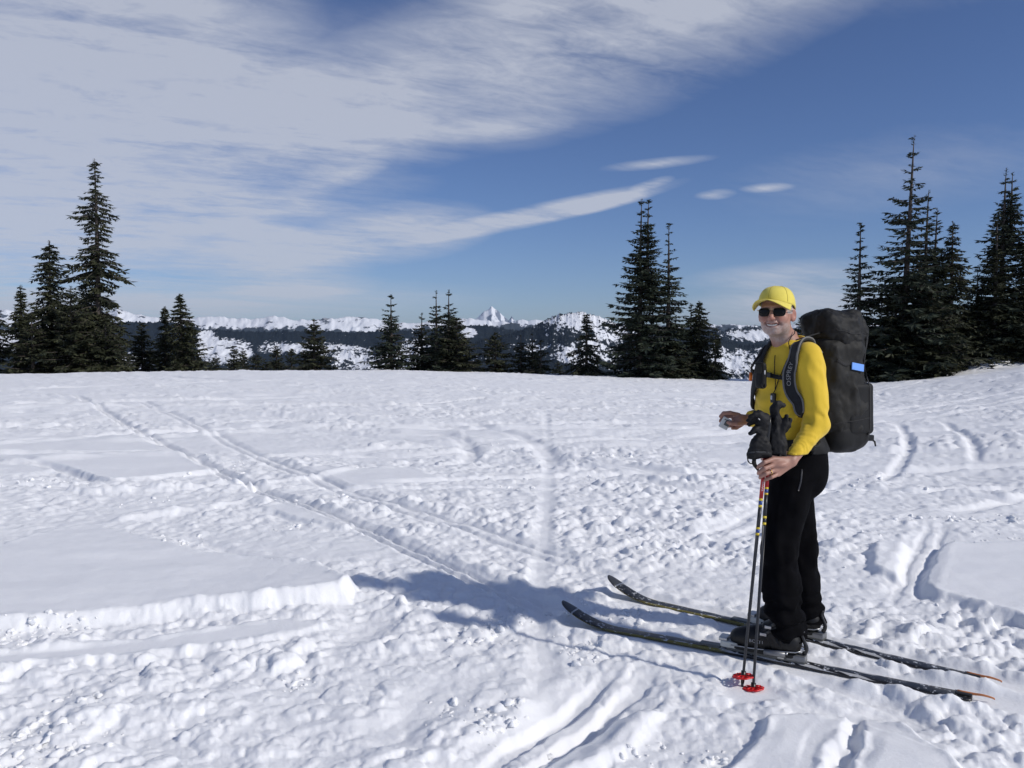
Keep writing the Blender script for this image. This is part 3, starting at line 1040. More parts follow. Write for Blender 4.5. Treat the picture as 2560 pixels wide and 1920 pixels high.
T('fir_tree', 'slender fir in the middle of the small huddle', 1330, 834, 46, 34, 'spire', 77, GM, gaps=.15)
T('fir_tree', 'shortest slender fir of the small huddle below the round knob', 1352, 852, 45, 36, 'spire', 79, GM, gaps=.15)
T('fir_tree', 'open flat-branched fir with a heavy dark top before the knob', 1467, 786, 44, 62, 'hemlock', 81, GM, gaps=0.35)
T('fir_tree', 'tallest twin-topped fir of the group on the crest', 1605, 496, 43, 86, 'spire', 83, GM, needle=NEEDLE_B, twin=(17, 0.985, 0.45), gaps=0.03)
T('fir_tree', 'tall narrow single-spired fir beside the twin-topped one', 1672, 557, 43.5, 62, 'spire', 85, GM, needle=NEEDLE_B, gaps=0.08)
T('fir_tree', 'thin bare-tipped fir crowded against a fuller one', 1728, 758, 44, 40, 'spire', 87, GM)
T('fir_tree', 'fuller fir with a pointed bushy tip beside the tall firs', 1748, 752, 44, 60, 'hemlock', 89, GM)
T('fir_tree', 'low spreading fir at the end of the crest group', 1790, 830, 43, 44, 'hemlock', 91, GM, gaps=.2)
T('fir_tree', 'low bushy fir under the narrow single-spired one', 1690, 860, 43, 60, 'bush', 93, GM)
T('fir_tree', 'small bushy fir showing between cap and backpack', 2004, 792, 46, 40, 'bush', 95, GM)
T('fir_tree', 'narrow tiered fir right behind the top of the backpack', 2152, 556, 40, 66, 'spire', 101, GR, needle=NEEDLE_B, gaps=.12)
T('fir_tree', 'tallest fir of the dark stand with a long bare-stemmed spire', 2284, 338, 39.5, 116, 'spire', 103, GR, needle=NEEDLE_B, gaps=.16, lean=0.03)
T('fir_tree', 'fir with a twiggy top leaning against the tallest spire', 2322, 474, 40.5, 84, 'spire', 105, GR, gaps=.18)
T('fir_tree', 'thin bare-topped fir inside the dark stand', 2345, 520, 41, 70, 'spire', 107, GR, gaps=.2)
T('fir_tree', 'round-topped bushy fir in the middle of the dark stand', 2382, 552, 40, 74, 'hemlock', 109, GR)
T('fir_tree', 'low broad fir under the longest bare-stemmed spire', 2240, 700, 39.5, 90, 'bush', 111, GR)
T('fir_tree', 'low broad fir before the bare-topped fir, skirts on the snow', 2330, 720, 38.8, 84, 'bush', 113, GR)
T('fir_tree', 'low broad fir under the round-topped bushy fir', 2410, 760, 40.5, 84, 'bush', 115, GR)
T('fir_tree', 'low broad fir close behind the backpack', 2160, 800, 40, 74, 'bush', 117, GR)
T('fir_tree', 'short fir between the dark stand and the forked spire', 2444, 668, 41, 60, 'spire', 119, GR)
T('fir_tree', 'tall fir with a forked spire above the snow bank', 2515, 420, 40.5, 84, 'spire', 121, GR, needle=NEEDLE_B, twin=(18, .95, .55))
T('fir_tree', 'thin side spire standing before the forked-spire fir', 2492, 548, 40, 58, 'spire', 123, GR, gaps=.1)
T('fir_tree', 'dense fir at the picture edge beside the forked spire', 2572, 575, 40, 80, 'hemlock', 125, GR)
T('fir_tree', 'low bushy fir under the forked spire', 2530, 720, 40, 80, 'bush', 127, GR)

# ================================================================ loose lumps of snow lying on the churned snow
def lumps():
    rg = np.random.RandomState(77)
    n = 42000
    u = rg.rand(n)
    r = 2.3 * (13.0 / 2.3) ** (u ** 0.8)
    a = rg.uniform(-0.70, 0.70, n)
    x, y = r * np.sin(a), r * np.cos(a)
    z, k = field(x, y, True)
    cl = vnoise(x * 1.1, y * 1.1, 401) * 0.6 + vnoise(x * 3.1, y * 3.1, 402) * 0.5
    keep = (k > 0.25) & (cl > 0.74 + 0.36 * rg.rand(n))
    # none on top of the skis or where the skier stands
    for tail, tip in SKI_LINES:
        d = np.abs(line_dist(x, y, np.array([tail, tip]), 0.6))
        keep &= d > 0.075
    keep &= np.hypot(x - 1.06, y - 3.83) > 0.16
    x, y, z, r = x[keep], y[keep], z[keep], r[keep]
    n = len(x)
    size = (0.007 + 0.026 * rg.rand(n) ** 3.0) * (0.8 + 0.03 * r)
    # lump: subdivided icosahedron with a dented outline
    bm = bmesh.new()
    bmesh.ops.create_icosphere(bm, subdivisions=2, radius=1.0)
    bv = np.array([v.co[:] for v in bm.verts])
    bf = np.array([[v.index for v in f.verts] for f in bm.faces])
    bm.free()
    kinds = []
    for s in range(8):
        o = s * 13.7
        dd = 1 + 1.3 * (vnoise3(bv[:, 0] * 1.3 + o, bv[:, 1] * 1.3, bv[:, 2] * 1.3 + o, s) - 0.5) + 0.9 * (vnoise3(bv[:, 0] * 3 + o, bv[:, 1] * 3, bv[:, 2] * 3, s + 20) - 0.5)
        kinds.append(bv * dd[:, None] * np.array([1, 0.85, 0.75]))
    kinds = np.array(kinds)
    ki = rg.randint(0, 8, n)
    th = rg.uniform(0, 6.28, n)
    K = kinds[ki] * size[:, None, None]
    c, s = np.cos(th)[:, None], np.sin(th)[:, None]
    VX = K[..., 0] * c - K[..., 1] * s + x[:, None]
    VY = K[..., 0] * s + K[..., 1] * c + y[:, None]
    VZ = K[..., 2] + z[:, None] + size[:, None] * rg.uniform(-0.55, 0.05, n)[:, None]
    V = np.stack([VX, VY, VZ], -1).reshape(-1, 3)
    F = (bf[None] + (np.arange(n) * len(bv))[:, None, None]).reshape(-1, 3)
    me = new_mesh('snow_lumps', V, F)
    o = link('snow_lumps', me, SNOW)
    tag(o, 'loose lumps of snow scattered over the churned tracks', None, kind='stuff')
    print('lumps', n)


lumps()

# ================================================================ rounded shapes from distance fields
def seg(p, a, b, ra, rb):
    a, b = np.asarray(a, float), np.asarray(b, float)
    ab = b - a
    t = np.clip(((p - a) @ ab) / (ab @ ab + 1e-12), 0, 1)
    q = p - a - t[:, None] * ab
    return np.sqrt(np.einsum('ij,ij->i', q, q)) - (ra + (rb - ra) * t)


def chain(p, pts, rads, k=0.01):
    d = None
    for i in range(len(pts) - 1):
        e = seg(p, pts[i], pts[i + 1], rads[i], rads[i + 1])
        d = e if d is None else smin(d, e, k)
    return d


def elps(p, c, r, R=None):
    q = p - np.asarray(c, float)
    if R is not None:
        q = q @ np.asarray(R).T
    r = np.asarray(r, float)
    k0 = np.sqrt(((q / r) ** 2).sum(1))
    k1 = np.sqrt(((q / (r * r)) ** 2).sum(1)) + 1e-9
    return k0 * (k0 - 1) / k1


def rbox(p, c, half, rad, R=None):
    q = p - np.asarray(c, float)
    if R is not None:
        q = q @ np.asarray(R).T
    q = np.abs(q) - (np.asarray(half, float) - rad)
    o = np.maximum(q, 0)
    return np.sqrt((o * o).sum(1)) + np.minimum(q.max(1), 0) - rad


def smin(a, b, k):
    h = np.clip(0.5 + 0.5 * (b - a) / k, 0, 1)
    return b + (a - b) * h - k * h * (1 - h)


def smax(a, b, k):
    return -smin(-a, -b, k)


def wr(p, s, fx, fy, fz, o=0.0):
    """wrinkle noise, -0.5 .. 0.5"""
    return vnoise3(p[:, 0] * fx + o, p[:, 1] * fy - o, p[:, 2] * fz + 2 * o, s) - 0.5


def mesher(f, lo, hi, h, stride=4):
    """surface of f = 0 as a quad mesh"""
    lo, hi = np.asarray(lo, float), np.asarray(hi, float)
    nc = np.ceil((hi - lo) / h / stride).astype(int) + 1
    n = (nc - 1) * stride + 1
    g = [lo[i] + np.arange(nc[i]) * h * stride for i in range(3)]
    pc = np.stack(np.meshgrid(*g, indexing='ij'), -1).reshape(-1, 3)
    C = f(pc).reshape(nc)
    A = np.abs(C)
    mn = A[:-1, :-1, :-1].copy()
    for i in (0, 1):
        for j in (0, 1):
            for k in (0, 1):
                mn = np.minimum(mn, A[i:nc[0] - 1 + i, j:nc[1] - 1 + j, k:nc[2] - 1 + k])
    act = mn < h * stride * 1.35
    D = np.repeat(np.repeat(np.repeat(C, stride, 0), stride, 1), stride, 2)[:n[0], :n[1], :n[2]].astype(np.float32).copy()
    M = np.zeros(n, bool)
    big = np.repeat(np.repeat(np.repeat(act, stride, 0), stride, 1), stride, 2)
    for i in (0, 1):
        for j in (0, 1):
            for k in (0, 1):
                M[i:i + big.shape[0], j:j + big.shape[1], k:k + big.shape[2]] |= big
    ii = np.argwhere(M)
    vals = np.empty(len(ii), np.float32)
    for s in range(0, len(ii), 400000):
        vals[s:s + 400000] = f(lo + ii[s:s + 400000] * h)
    D[M] = vals
    S = D < 0
    cnt = np.zeros(n - 1, np.int8)
    for i in (0, 1):
        for j in (0, 1):
            for k in (0, 1):
                cnt += S[i:n[0] - 1 + i, j:n[1] - 1 + j, k:n[2] - 1 + k]
    cells = np.argwhere((cnt > 0) & (cnt < 8))
    idx = -np.ones(n - 1, np.int32)
    idx[cells[:, 0], cells[:, 1], cells[:, 2]] = np.arange(len(cells))
    corner = {}
    for i in (0, 1):
        for j in (0, 1):
            for k in (0, 1):
                corner[(i, j, k)] = D[cells[:, 0] + i, cells[:, 1] + j, cells[:, 2] + k].astype(np.float64)
    acc_ = np.zeros((len(cells), 3))
    num = np.zeros(len(cells))
    ks = list(corner)
    for a in ks:
        for ax in range(3):
            if a[ax] == 0:
                b = tuple(1 if q == ax else a[q] for q in range(3))
                da, db = corner[a], corner[b]
                m = (da < 0) != (db < 0)
                t = np.where(m, da / np.where(m, da - db, 1), 0)
                pt = np.array(a, float)[None] + np.eye(3)[ax][None] * t[:, None]
                acc_ += pt * m[:, None]
                num += m
    V = lo + (cells + acc_ / num[:, None]) * h
    Q = []
    for ax in range(3):
        o1, o2 = [(1, 2), (2, 0), (0, 1)][ax]
        sl = [slice(None)] * 3
        s0, s1 = list(sl), list(sl)
        s0[ax], s1[ax] = slice(0, -1), slice(1, None)
        e = np.argwhere(S[tuple(s0)] != S[tuple(s1)])
        ok = (e[:, o1] > 0) & (e[:, o2] > 0) & (e[:, o1] < n[o1] - 1) & (e[:, o2] < n[o2] - 1)
        e = e[ok]
        sg = S[e[:, 0], e[:, 1], e[:, 2]]
        d1, d2 = np.zeros(3, int), np.zeros(3, int)
        d1[o1], d2[o2] = 1, 1
        c = [e - d1 - d2, e - d2, e, e - d1]
        q = np.stack([idx[x[:, 0], x[:, 1], x[:, 2]] for x in c], 1)
        q = np.where(sg[:, None], q, q[:, ::-1])
        Q.append(q)
    Q = np.concatenate(Q)
    return V, Q


def smooth_mesh(V, Q, it=2, lam=0.5):
    """light smoothing of a quad mesh"""
    e = np.concatenate([Q[:, [0, 1]], Q[:, [1, 2]], Q[:, [2, 3]], Q[:, [3, 0]]])
    for _ in range(it):
        s = np.zeros_like(V)
        c = np.zeros(len(V))
        for a, b in ((0, 1), (1, 0)):
            for ax in range(3):
                s[:, ax] += np.bincount(e[:, a], V[e[:, b], ax], len(V))
            c += np.bincount(e[:, a], minlength=len(V))
        V = V + lam * (s / np.maximum(c, 1)[:, None] - V)
    return V


def sdf_obj(name, f, lo, hi, h, material, parent=None, smooth_it=2, colour=None, stride=4):
    V, Q = mesher(f, lo, hi, h, stride)
    V = smooth_mesh(V, Q, smooth_it)
    me = new_mesh(name, V, Q)
    if colour is not None:
        attr_col(me, 'Col', colour(V))
    return link(name, me, material, parent)


def grad(f, p, e=0.003):
    g = np.stack([f(p + np.eye(3)[i] * e) - f(p - np.eye(3)[i] * e) for i in range(3)], -1)
    return g / (np.linalg.norm(g, axis=1)[:, None] + 1e-9)


def settle(f, pts, off):
    """move points onto the surface of f, off metres above it; returns points and outward normals"""
    p = np.array(pts, float)
    for _ in range(8):
        g = grad(f, p)
        p = p - g * (f(p) - off)[:, None] * 0.85
    return p, grad(f, p)


def sweep(path, nrm, width, thick, taper=None, round_=0.3):
    """flat band along a path; nrm = outward normals"""
    path, nrm = np.asarray(path, float), np.asarray(nrm, float)
    tan = np.gradient(path, axis=0)
    tan /= np.linalg.norm(tan, axis=1)[:, None] + 1e-12
    side = np.cross(tan, nrm)
    side /= np.linalg.norm(side, axis=1)[:, None] + 1e-12
    up = np.cross(side, tan)
    n = len(path)
    w_ = np.full(n, width / 2.0) if taper is None else np.asarray(taper) * width / 2.0
    t_ = thick / 2.0
    prof = [(-1, -.35), (-1, .35), (-.85, 1), (0, 1.12), (.85, 1), (1, .35), (1, -.35), (.85, -1), (0, -1), (-.85, -1)]
    k = len(prof)
    V = np.zeros((n, k, 3))
    for j, (a, b) in enumerate(prof):
        V[:, j] = path + side * (w_ * a)[:, None] + up * (t_ * b)
    I = np.arange(n * k).reshape(n, k)
    J = np.roll(I, -1, 1)
    F = np.stack([I[:-1], J[:-1], J[1:], I[1:]], -1).reshape(-1, 4)
    F = [tuple(int(y) for y in x) for x in F]
    F.append(tuple(int(x) for x in I[0]))
    F.append(tuple(int(x) for x in I[-1][::-1]))
    return list(V.reshape(-1, 3)), F


def band(name, f, pts, width, thick, off, material, parent, n=8, taper=None, onto=True):
    path = catmull(pts, n)
    if onto:
        path, nr_ = settle(f, path, off)
        for _ in range(2):
            path[1:-1] = 0.5 * path[1:-1] + 0.25 * (path[:-2] + path[2:])
    else:
        nr_ = grad(f, path)
    tp = None if taper is None else np.interp(np.linspace(0, 1, len(path)), np.linspace(0, 1, len(taper)), taper)
    v, fc = sweep(path, nr_, width, thick, tp)
    me = new_mesh(name, np.array(v), fc)
    return link(name, me, material, parent), path, nr_


def rod(name, pts, rads, material, parent=None, sides=8, n=0):
    pts = [np.asarray(p, float) for p in pts]
    if n:
        m0 = len(pts)
        pts2 = catmull(pts, n)
        rads = np.interp(np.linspace(0, 1, len(pts2)), np.linspace(0, 1, m0), rads if hasattr(rads, '__len__') else [rads] * m0)
        pts = pts2
    elif not hasattr(rads, '__len__'):
        rads = [rads] * len(pts)
    v, f = tube(pts, rads, sides)
    return link(name, new_mesh(name, np.array(v), f), material, parent)


def box_vf(c, half, R=None, bev=0.15):
    """bevelled box: centre, half sizes, rows of R = local axes"""
    R = np.eye(3) if R is None else np.asarray(R, float)
    bm = bmesh.new()
    bmesh.ops.create_cube(bm, size=2.0)
    for v in bm.verts:
        v.co = Vector((v.co.x * half[0], v.co.y * half[1], v.co.z * half[2]))
    bmesh.ops.bevel(bm, geom=list(bm.edges), offset=min(half) * bev * 2, segments=2, affect='EDGES', profile=0.6)
    vs_ = np.array([v.co[:] for v in bm.verts]) @ R + np.asarray(c, float)
    fs = [tuple(v.index for v in f_.verts) for f_ in bm.faces]
    bm.free()
    return list(vs_), fs


def box(name, c, half, material, parent=None, R=None, bev=0.15):
    v, f = box_vf(c, half, R, bev)
    return link(name, new_mesh(name, np.array(v), f, smooth=False), material, parent)


def frame(fwd, up=(0, 0, 1)):
    """rows: forward, left, up"""
    fwd = np.asarray(fwd, float)
    fwd = fwd / np.linalg.norm(fwd)
    up = np.asarray(up, float)
    l = np.cross(up, fwd)
    l /= np.linalg.norm(l)
    return np.array([fwd, l, np.cross(fwd, l)])


def text_vf(s, size):
    """letters as flat polygons in the xy plane, centred"""
    cu = bpy.data.curves.new('letters', 'FONT')
    cu.body = s
    cu.size = size
    cu.align_x = 'CENTER'
    cu.align_y = 'CENTER'
    cu.resolution_u = 2
    o = bpy.data.objects.new('letters', cu)
    COL.objects.link(o)
    bpy.context.view_layer.update()
    ev = o.evaluated_get(bpy.context.evaluated_depsgraph_get())
    me_ = ev.to_mesh()
    v = np.array([x.co[:] for x in me_.vertices])
    f = [tuple(p.vertices) for p in me_.polygons]
    ev.to_mesh_clear()
    bpy.data.objects.remove(o)
    bpy.data.curves.remove(cu)
    return v, f

# ================================================================ THE SKIER
YAW = math.radians(28)
CF = np.array([-math.cos(YAW), -math.sin(YAW), 0])     # where the chest faces
CL = np.array([math.sin(YAW), -math.cos(YAW), 0])      # his left
CU = np.array([0, 0, 1.0])
CHEST = P(1970, 930, 4.25)
CR = np.array([CF, CL, CU])


def cpt(f, l, z):
    """point in the chest's own frame, z is world height"""
    p = CHEST + CF * f + CL * l
    return np.array([p[0], p[1], z])


# joints, measured
SHO_L, ELB_L, WRI_L = P(2020, 888, 4.105), P(2043, 1060, 4.06), P(1980, 1150, 3.945)
SHO_R = CHEST - CL * 0.112 + CU * 0.062 - CF * 0.02
ELB_R, WRI_R = np.array([1.47, 4.46, 1.225]), P(1872, 1050, 4.36)
HF = np.array([-0.50, -0.866, 0.0])                    # where the face looks
HL = np.array([0.866, -0.50, 0.0])
HEAD = P(1930, 779, 4.14) - HF * 0.092
HR = np.array([HL, HF, CU])                            # local x = his left, y = forward, z = up
NECK = cpt(-0.005, 0.0, 1.580)


def hp(x, y, z):
    return HEAD + HL * x + HF * y + CU * z


TZ = np.array([-0.46, -0.36, -0.25, -0.12, 0.0, 0.065, 0.105, 0.130, 0.152, 0.185])
TW = np.array([0.150, 0.150, 0.150, 0.156, 0.163, 0.158, 0.135, 0.098, 0.068, 0.050])
TD = np.array([0.108, 0.112, 0.116, 0.118, 0.117, 0.107, 0.094, 0.080, 0.065, 0.05])
TC = np.array([0.010, 0.018, 0.024, 0.014, 0.000, -0.006, -0.010, -0.010, -0.006, 0.0])


def torso(p, grow=0.0):
    q = p - CHEST
    f, l, z = q @ CF, q @ CL, q[:, 2]
    w_ = np.interp(z, TZ, TW) + grow
    d_ = np.interp(z, TZ, TD) + grow
    c = np.interp(z, TZ, TC)
    k = ((np.abs(l) / w_) ** 2.3 + (np.abs(f - c) / d_) ** 2.3) ** (1 / 2.3)
    d = (k - 1) * np.minimum(w_, d_) * 0.9
    return np.maximum(d, np.maximum(z - 0.20, -0.46 - z))


# ---- fingers: knuckle, middle joint, end joint, tip
def hand_left(p):
    kn = [P(1933, 1148, 3.912), P(1935, 1162, 3.908), P(1938, 1175, 3.910), P(1946, 1185, 3.916)]
    pip = [P(1911, 1156, 3.888), P(1912, 1171, 3.886), P(1915, 1184, 3.888), P(1929, 1193, 3.894)]
    dip = [P(1898, 1165, 3.898), P(1898, 1180, 3.898), P(1902, 1191, 3.900), P(1917, 1198, 3.905)]
    tip = [P(1895, 1169, 3.925), P(1896, 1184, 3.926), P(1900, 1195, 3.925), P(1911, 1201, 3.925)]
    rr_ = [0.0102, 0.0106, 0.0100, 0.0088]
    wri = P(1984, 1152, 3.945)
    d = elps(p, (wri + kn[1] + kn[2]) / 3 + np.array([-0.004, 0.006, 0.004]), (0.046, 0.020, 0.036), frame(kn[1] - wri, (0, -1, 0)))
    for i in range(4):
        d = smin(d, seg(p, wri + (kn[i] - wri) * 0.15, kn[i], 0.0205, 0.0125), 0.010)
    for i in range(4):
        e = chain(p, [kn[i], pip[i], dip[i], tip[i]], [rr_[i] * 1.12, rr_[i], rr_[i] * .92, rr_[i] * .82], 0.003)
        d = smin(d, e, 0.0045)
    th = chain(p, [wri + np.array([-.02, .02, .012]), P(1936, 1150, 3.957), P(1914, 1155, 3.966), P(1900, 1164, 3.957)], [0.016, 0.014, 0.0115, 0.0095], 0.006)
    return smin(d, th, 0.008)


def hand_right(p):
    wri = P(1868, 1050, 4.36)
    d = chain(p, [wri, P(1846, 1048, 4.345)], [0.027, 0.029], 0.01)
    d = smin(d, elps(p, P(1848, 1051, 4.345), (0.042, 0.022, 0.034), frame(P(1835, 1048, 4.33) - wri, (0, -1, 0))), 0.01)
    ind = chain(p, [P(1846, 1037, 4.34), P(1825, 1032, 4.325), P(1809, 1033, 4.32), P(1801, 1041, 4.322)], [0.0118, 0.0108, 0.010, 0.0088], 0.004)
    mid = chain(p, [P(1845, 1043, 4.36), P(1822, 1040, 4.362), P(1806, 1044, 4.36), P(1801, 1053, 4.352)], [0.0118, 0.0108, 0.0095, 0.0088], 0.004)
    rin = chain(p, [P(1848, 1056, 4.36), P(1831, 1064, 4.37), P(1817, 1065, 4.365), P(1812, 1066, 4.352)], [0.0112, 0.0102, 0.0095, 0.0085], 0.004)
    lit = chain(p, [P(1854, 1062, 4.35), P(1841, 1070, 4.352), P(1831, 1071, 4.345)], [0.0106, 0.0095, 0.0082], 0.004)
    thb = chain(p, [P(1858, 1056, 4.33), P(1841, 1059, 4.305), P(1827, 1058, 4.302), P(1820, 1056, 4.306)], [0.0155, 0.0125, 0.0108, 0.0092], 0.006)
    for e in (ind, mid, rin, lit, thb):
        d = smin(d, e, 0.006)
    return d


def head_sdf(p):
    q = (p - HEAD) @ HR.T
    qm = q.copy()
    qm[:, 0] = np.abs(qm[:, 0])                       # both sides alike
    d = elps(q, (0, -0.018, 0.032), (0.077, 0.099, 0.088))
    d = smin(d, elps(q, (0, 0.028, -0.036), (0.064, 0.066, 0.082)), 0.035)
    d = smin(d, elps(qm, (0.030, 0.006, -0.068), (0.034, 0.052, 0.040)), 0.03)           # jaw
    d = smin(d, elps(q, (0, 0.066, -0.099), (0.026, 0.024, 0.020)), 0.026)               # chin
    d = smin(d, elps(qm, (0.041, 0.060, -0.030), (0.025, 0.022, 0.022)), 0.018)          # cheekbones
    d = smin(d, elps(qm, (0.035, 0.069, -0.045), (0.018, 0.017, 0.018)), 0.014)          # raised smiling cheeks
    d = smin(d, seg(qm, (0, 0.090, 0.021), (0.040, 0.076, 0.022), 0.012, 0.011), 0.016)  # brow
    d = smax(d, -elps(qm, (0.032, 0.098, -0.002), (0.019, 0.016, 0.013)), 0.014)         # eye sockets
    d = smin(d, elps(qm, (0.032, 0.078, -0.002), (0.014, 0.014, 0.014)), 0.005)
    d = smin(d, seg(q, (0, 0.091, 0.006), (0, 0.116, -0.030), 0.0085, 0.0130), 0.008)    # nose
    d = smin(d, elps(qm, (0.0135, 0.101, -0.035), (0.0085, 0.011, 0.0085)), 0.006)
    d = smin(d, elps(q, (0, 0.084, -0.055), (0.030, 0.017, 0.011)), 0.012)               # upper lip
    d = smin(d, elps(q, (0, 0.083, -0.078), (0.024, 0.016, 0.009)), 0.010)               # lower lip
    m = smin(seg(q, (-0.032, 0.076, -0.058), (0, 0.103, -0.069), 0.0048, 0.0075), seg(q, (0, 0.103, -0.069), (0.032, 0.076, -0.058), 0.0075, 0.0048), 0.006)
    fold = seg(qm, (0.020, 0.098, -0.034), (0.040, 0.074, -0.066), 0.0035, 0.0030)
    d = smax(d, -fold, 0.007)
    d = smax(d, -m, 0.004)                                                                # open smile
    ear = elps(qm, (0.080, -0.012, -0.016), (0.010, 0.022, 0.034), frame((0.86, 0.51, 0.0)))
    ear = smax(ear, -elps(qm, (0.090, -0.006, -0.012), (0.008, 0.012, 0.020)), 0.006)
    d = smin(d, ear, 0.006)
    return d


def body_sdf(p):
    d = torso(p, -0.016)
    d = smin(d, chain(p, [SHO_L, ELB_L, WRI_L], [0.055, 0.042, 0.026], 0.02), 0.03)
    d = smin(d, chain(p, [SHO_R, ELB_R, WRI_R], [0.055, 0.042, 0.027], 0.02), 0.03)
    d = smin(d, seg(p, NECK - CU * 0.04, hp(0, -0.022, -0.06), 0.064, 0.057), 0.03)
    for fn, c, r in ((head_sdf, HEAD, 0.24), (hand_left, P(1935, 1170, 3.92), 0.20), (hand_right, P(1835, 1050, 4.34), 0.20)):
        m = np.linalg.norm(p - c, axis=1) < r
        if m.any():
            e = np.full(len(p), 1.0)
            e[m] = fn(p[m])
            d = np.where(m, smin(d, e, 0.020 if fn is head_sdf else 0.012), d)
    return d


def body_col(V):
    q = (V - HEAD) @ HR.T
    n1 = vnoise3(V[:, 0] * 45, V[:, 1] * 45, V[:, 2] * 45, 3)
    n2 = vnoise3(V[:, 0] * 150, V[:, 1] * 150, V[:, 2] * 150, 7)
    skin = np.array([0.400, 0.215, 0.160])[None] * (0.86 + 0.28 * n1)[:, None]
    red = np.array([0.42, 0.165, 0.125])[None]
    near_h = (np.linalg.norm(V - HEAD, axis=1) < 0.20).astype(float)

    def mix(a, b, k):
        return a * (1 - k)[:, None] + b * k[:, None]
    ax = np.abs(q[:, 0])
    cheek = np.exp(-(((ax - 0.040) / 0.022) ** 2 + ((q[:, 2] + 0.040) / 0.022) ** 2)) * (q[:, 1] > 0.03)
    nose = np.exp(-((q[:, 0] / 0.016) ** 2 + ((q[:, 2] + 0.034) / 0.016) ** 2)) * (q[:, 1] > 0.09)
    ears = (ax > 0.072) * (np.abs(q[:, 2] + 0.018) < 0.045)
    c = mix(skin, red, np.clip(0.55 * cheek + 0.6 * nose + 0.5 * ears, 0, 0.8) * near_h)
    # grey stubble on jaw, chin and lip
    jaw = sst(-0.040, -0.070, q[:, 2] + 0.25 * np.maximum(0, 0.045 - ax)) * sst(-0.01, 0.012, q[:, 1] + 0.4 * (0.0 - 0 * ax)) * sst(-0.175, -0.13, q[:, 2])
    lipz = np.abs(q[:, 2] + 0.069 - 9.5 * ax ** 2)
    mouth = np.exp(-(lipz / 0.0085) ** 2) * (ax < 0.031) * (q[:, 1] > 0.06)
    mous = np.exp(-((q[:, 2] + 0.050) / 0.007) ** 2) * (ax < 0.034) * (q[:, 1] > 0.07)
    beard = np.clip(jaw * (0.36 + 0.50 * n2) + 0.36 * mous * (0.4 + n2), 0, 0.7) * near_h
    c = mix(c, np.array([0.40, 0.345, 0.315])[None] * (0.8 + 0.4 * n2)[:, None], beard)
    c = mix(c, np.array([0.22, 0.075, 0.065])[None], np.clip(mouth * 0.9, 0, 1) * near_h)
    fo = np.exp(-((ax - 0.020 - (-(q[:, 2] + 0.034)) * 0.62) / 0.004) ** 2) * (q[:, 2] < -0.03) * (q[:, 2] > -0.068) * (q[:, 1] > 0.05)
    c = mix(c, np.array([0.24, 0.10, 0.075])[None], fo * 0.45 * near_h)
    hair = (q[:, 2] > -0.01) * (q[:, 1] < 0.045) * (ax < 0.079) * near_h
    c = mix(c, np.array([0.40, 0.37, 0.35])[None] * (0.7 + 0.6 * n2)[:, None], hair * 0.8)
    return np.clip(c, 0, 1)


def col_material(name, rough, sss=0.0, spec=0.4, bump=0.0, bscale=300):
    m = bpy.data.materials.new(name)
    m.use_nodes = True
    t = NT(m.node_tree)
    bs = t.n['Principled BSDF']
    at = t.node('ShaderNodeAttribute', attribute_name='Col')
    co = t.node('ShaderNodeTexCoord').outputs['Object']
    nz = t.noise(co, 160, 3, 0.6)
    sc_ = t.node('ShaderNodeVectorMath', operation='SCALE')
    t.link(at.outputs['Color'], sc_.inputs[0])
    t.link(t.math('ADD', t.math('MULTIPLY', nz, 0.24), 0.88), sc_.inputs['Scale'])
    t.link(sc_.outputs[0], bs.inputs['Base Color'])
    bs.inputs['Roughness'].default_value = rough
    bs.inputs['Specular IOR Level'].default_value = spec
    if bump:
        b = t.node('ShaderNodeBump')
        b.inputs['Strength'].default_value = bump
        b.inputs['Distance'].default_value = 0.002
        t.link(t.noise(co, bscale, 3, 0.6), b.inputs['Height'])
        t.link(b.outputs[0], bs.inputs['Normal'])
    return m


SKIN = col_material('skin', 0.48, bump=0.25)
person = sdf_obj('person', body_sdf, (1.04, 3.84, 0.90), (1.66, 4.62, 1.87), 0.0039, SKIN, None, 1, body_col)
tag(person, 'smiling man in yellow shirt, yellow cap and black trousers standing on skis', 'person')

# ---- shirt
SHIRT = mat('yellow_shirt', (0.74, 0.50, 0.028), 0.85, var=0.06, vscale=9, bump=0.35, bscale=900, sheen=0.15)


def sleeve(p, S, E, W, r, s):
    """sleeve with creases round the elbow and along the forearm"""
    d = chain(p, [S, E, W], r, 0.03)
    ua, fa = (E - S) / np.linalg.norm(E - S), (W - E) / np.linalg.norm(W - E)
    tf_ = (p - E) @ fa
    tu_ = (p - S) @ ua
    cre = (np.sin(tf_ * 230 + 16 * wr(p, s, 18, 18, 18)) * (0.25 + 1.5 * np.clip(wr(p, s + 8, 20, 20, 20) + .3, 0, 1)) * 0.0020 + 0.006 * wr(p, s + 9, 40, 40, 60)) * sst(0.02, 0.10, tf_) * sst(0.36, 0.22, tf_)
    dia = (wr(p, s + 3, 26, 26, 9) * 0.013 + 0.007 * np.sin(p[:, 0] * 95 + p[:, 2] * 62 + 9 * wr(p, s + 4, 9, 9, 9)) * np.clip(wr(p, s + 6, 9, 9, 9) * 2 + .2, 0, 1)) * sst(-0.02, 0.08, tu_) * sst(0.42, 0.26, tu_)
    elb = np.sin(np.linalg.norm(p - E - fa * 0.03, axis=1) * 180) * np.exp(-(np.linalg.norm(p - E, axis=1) / 0.07) ** 2) * 0.003
    return d + cre + dia + elb


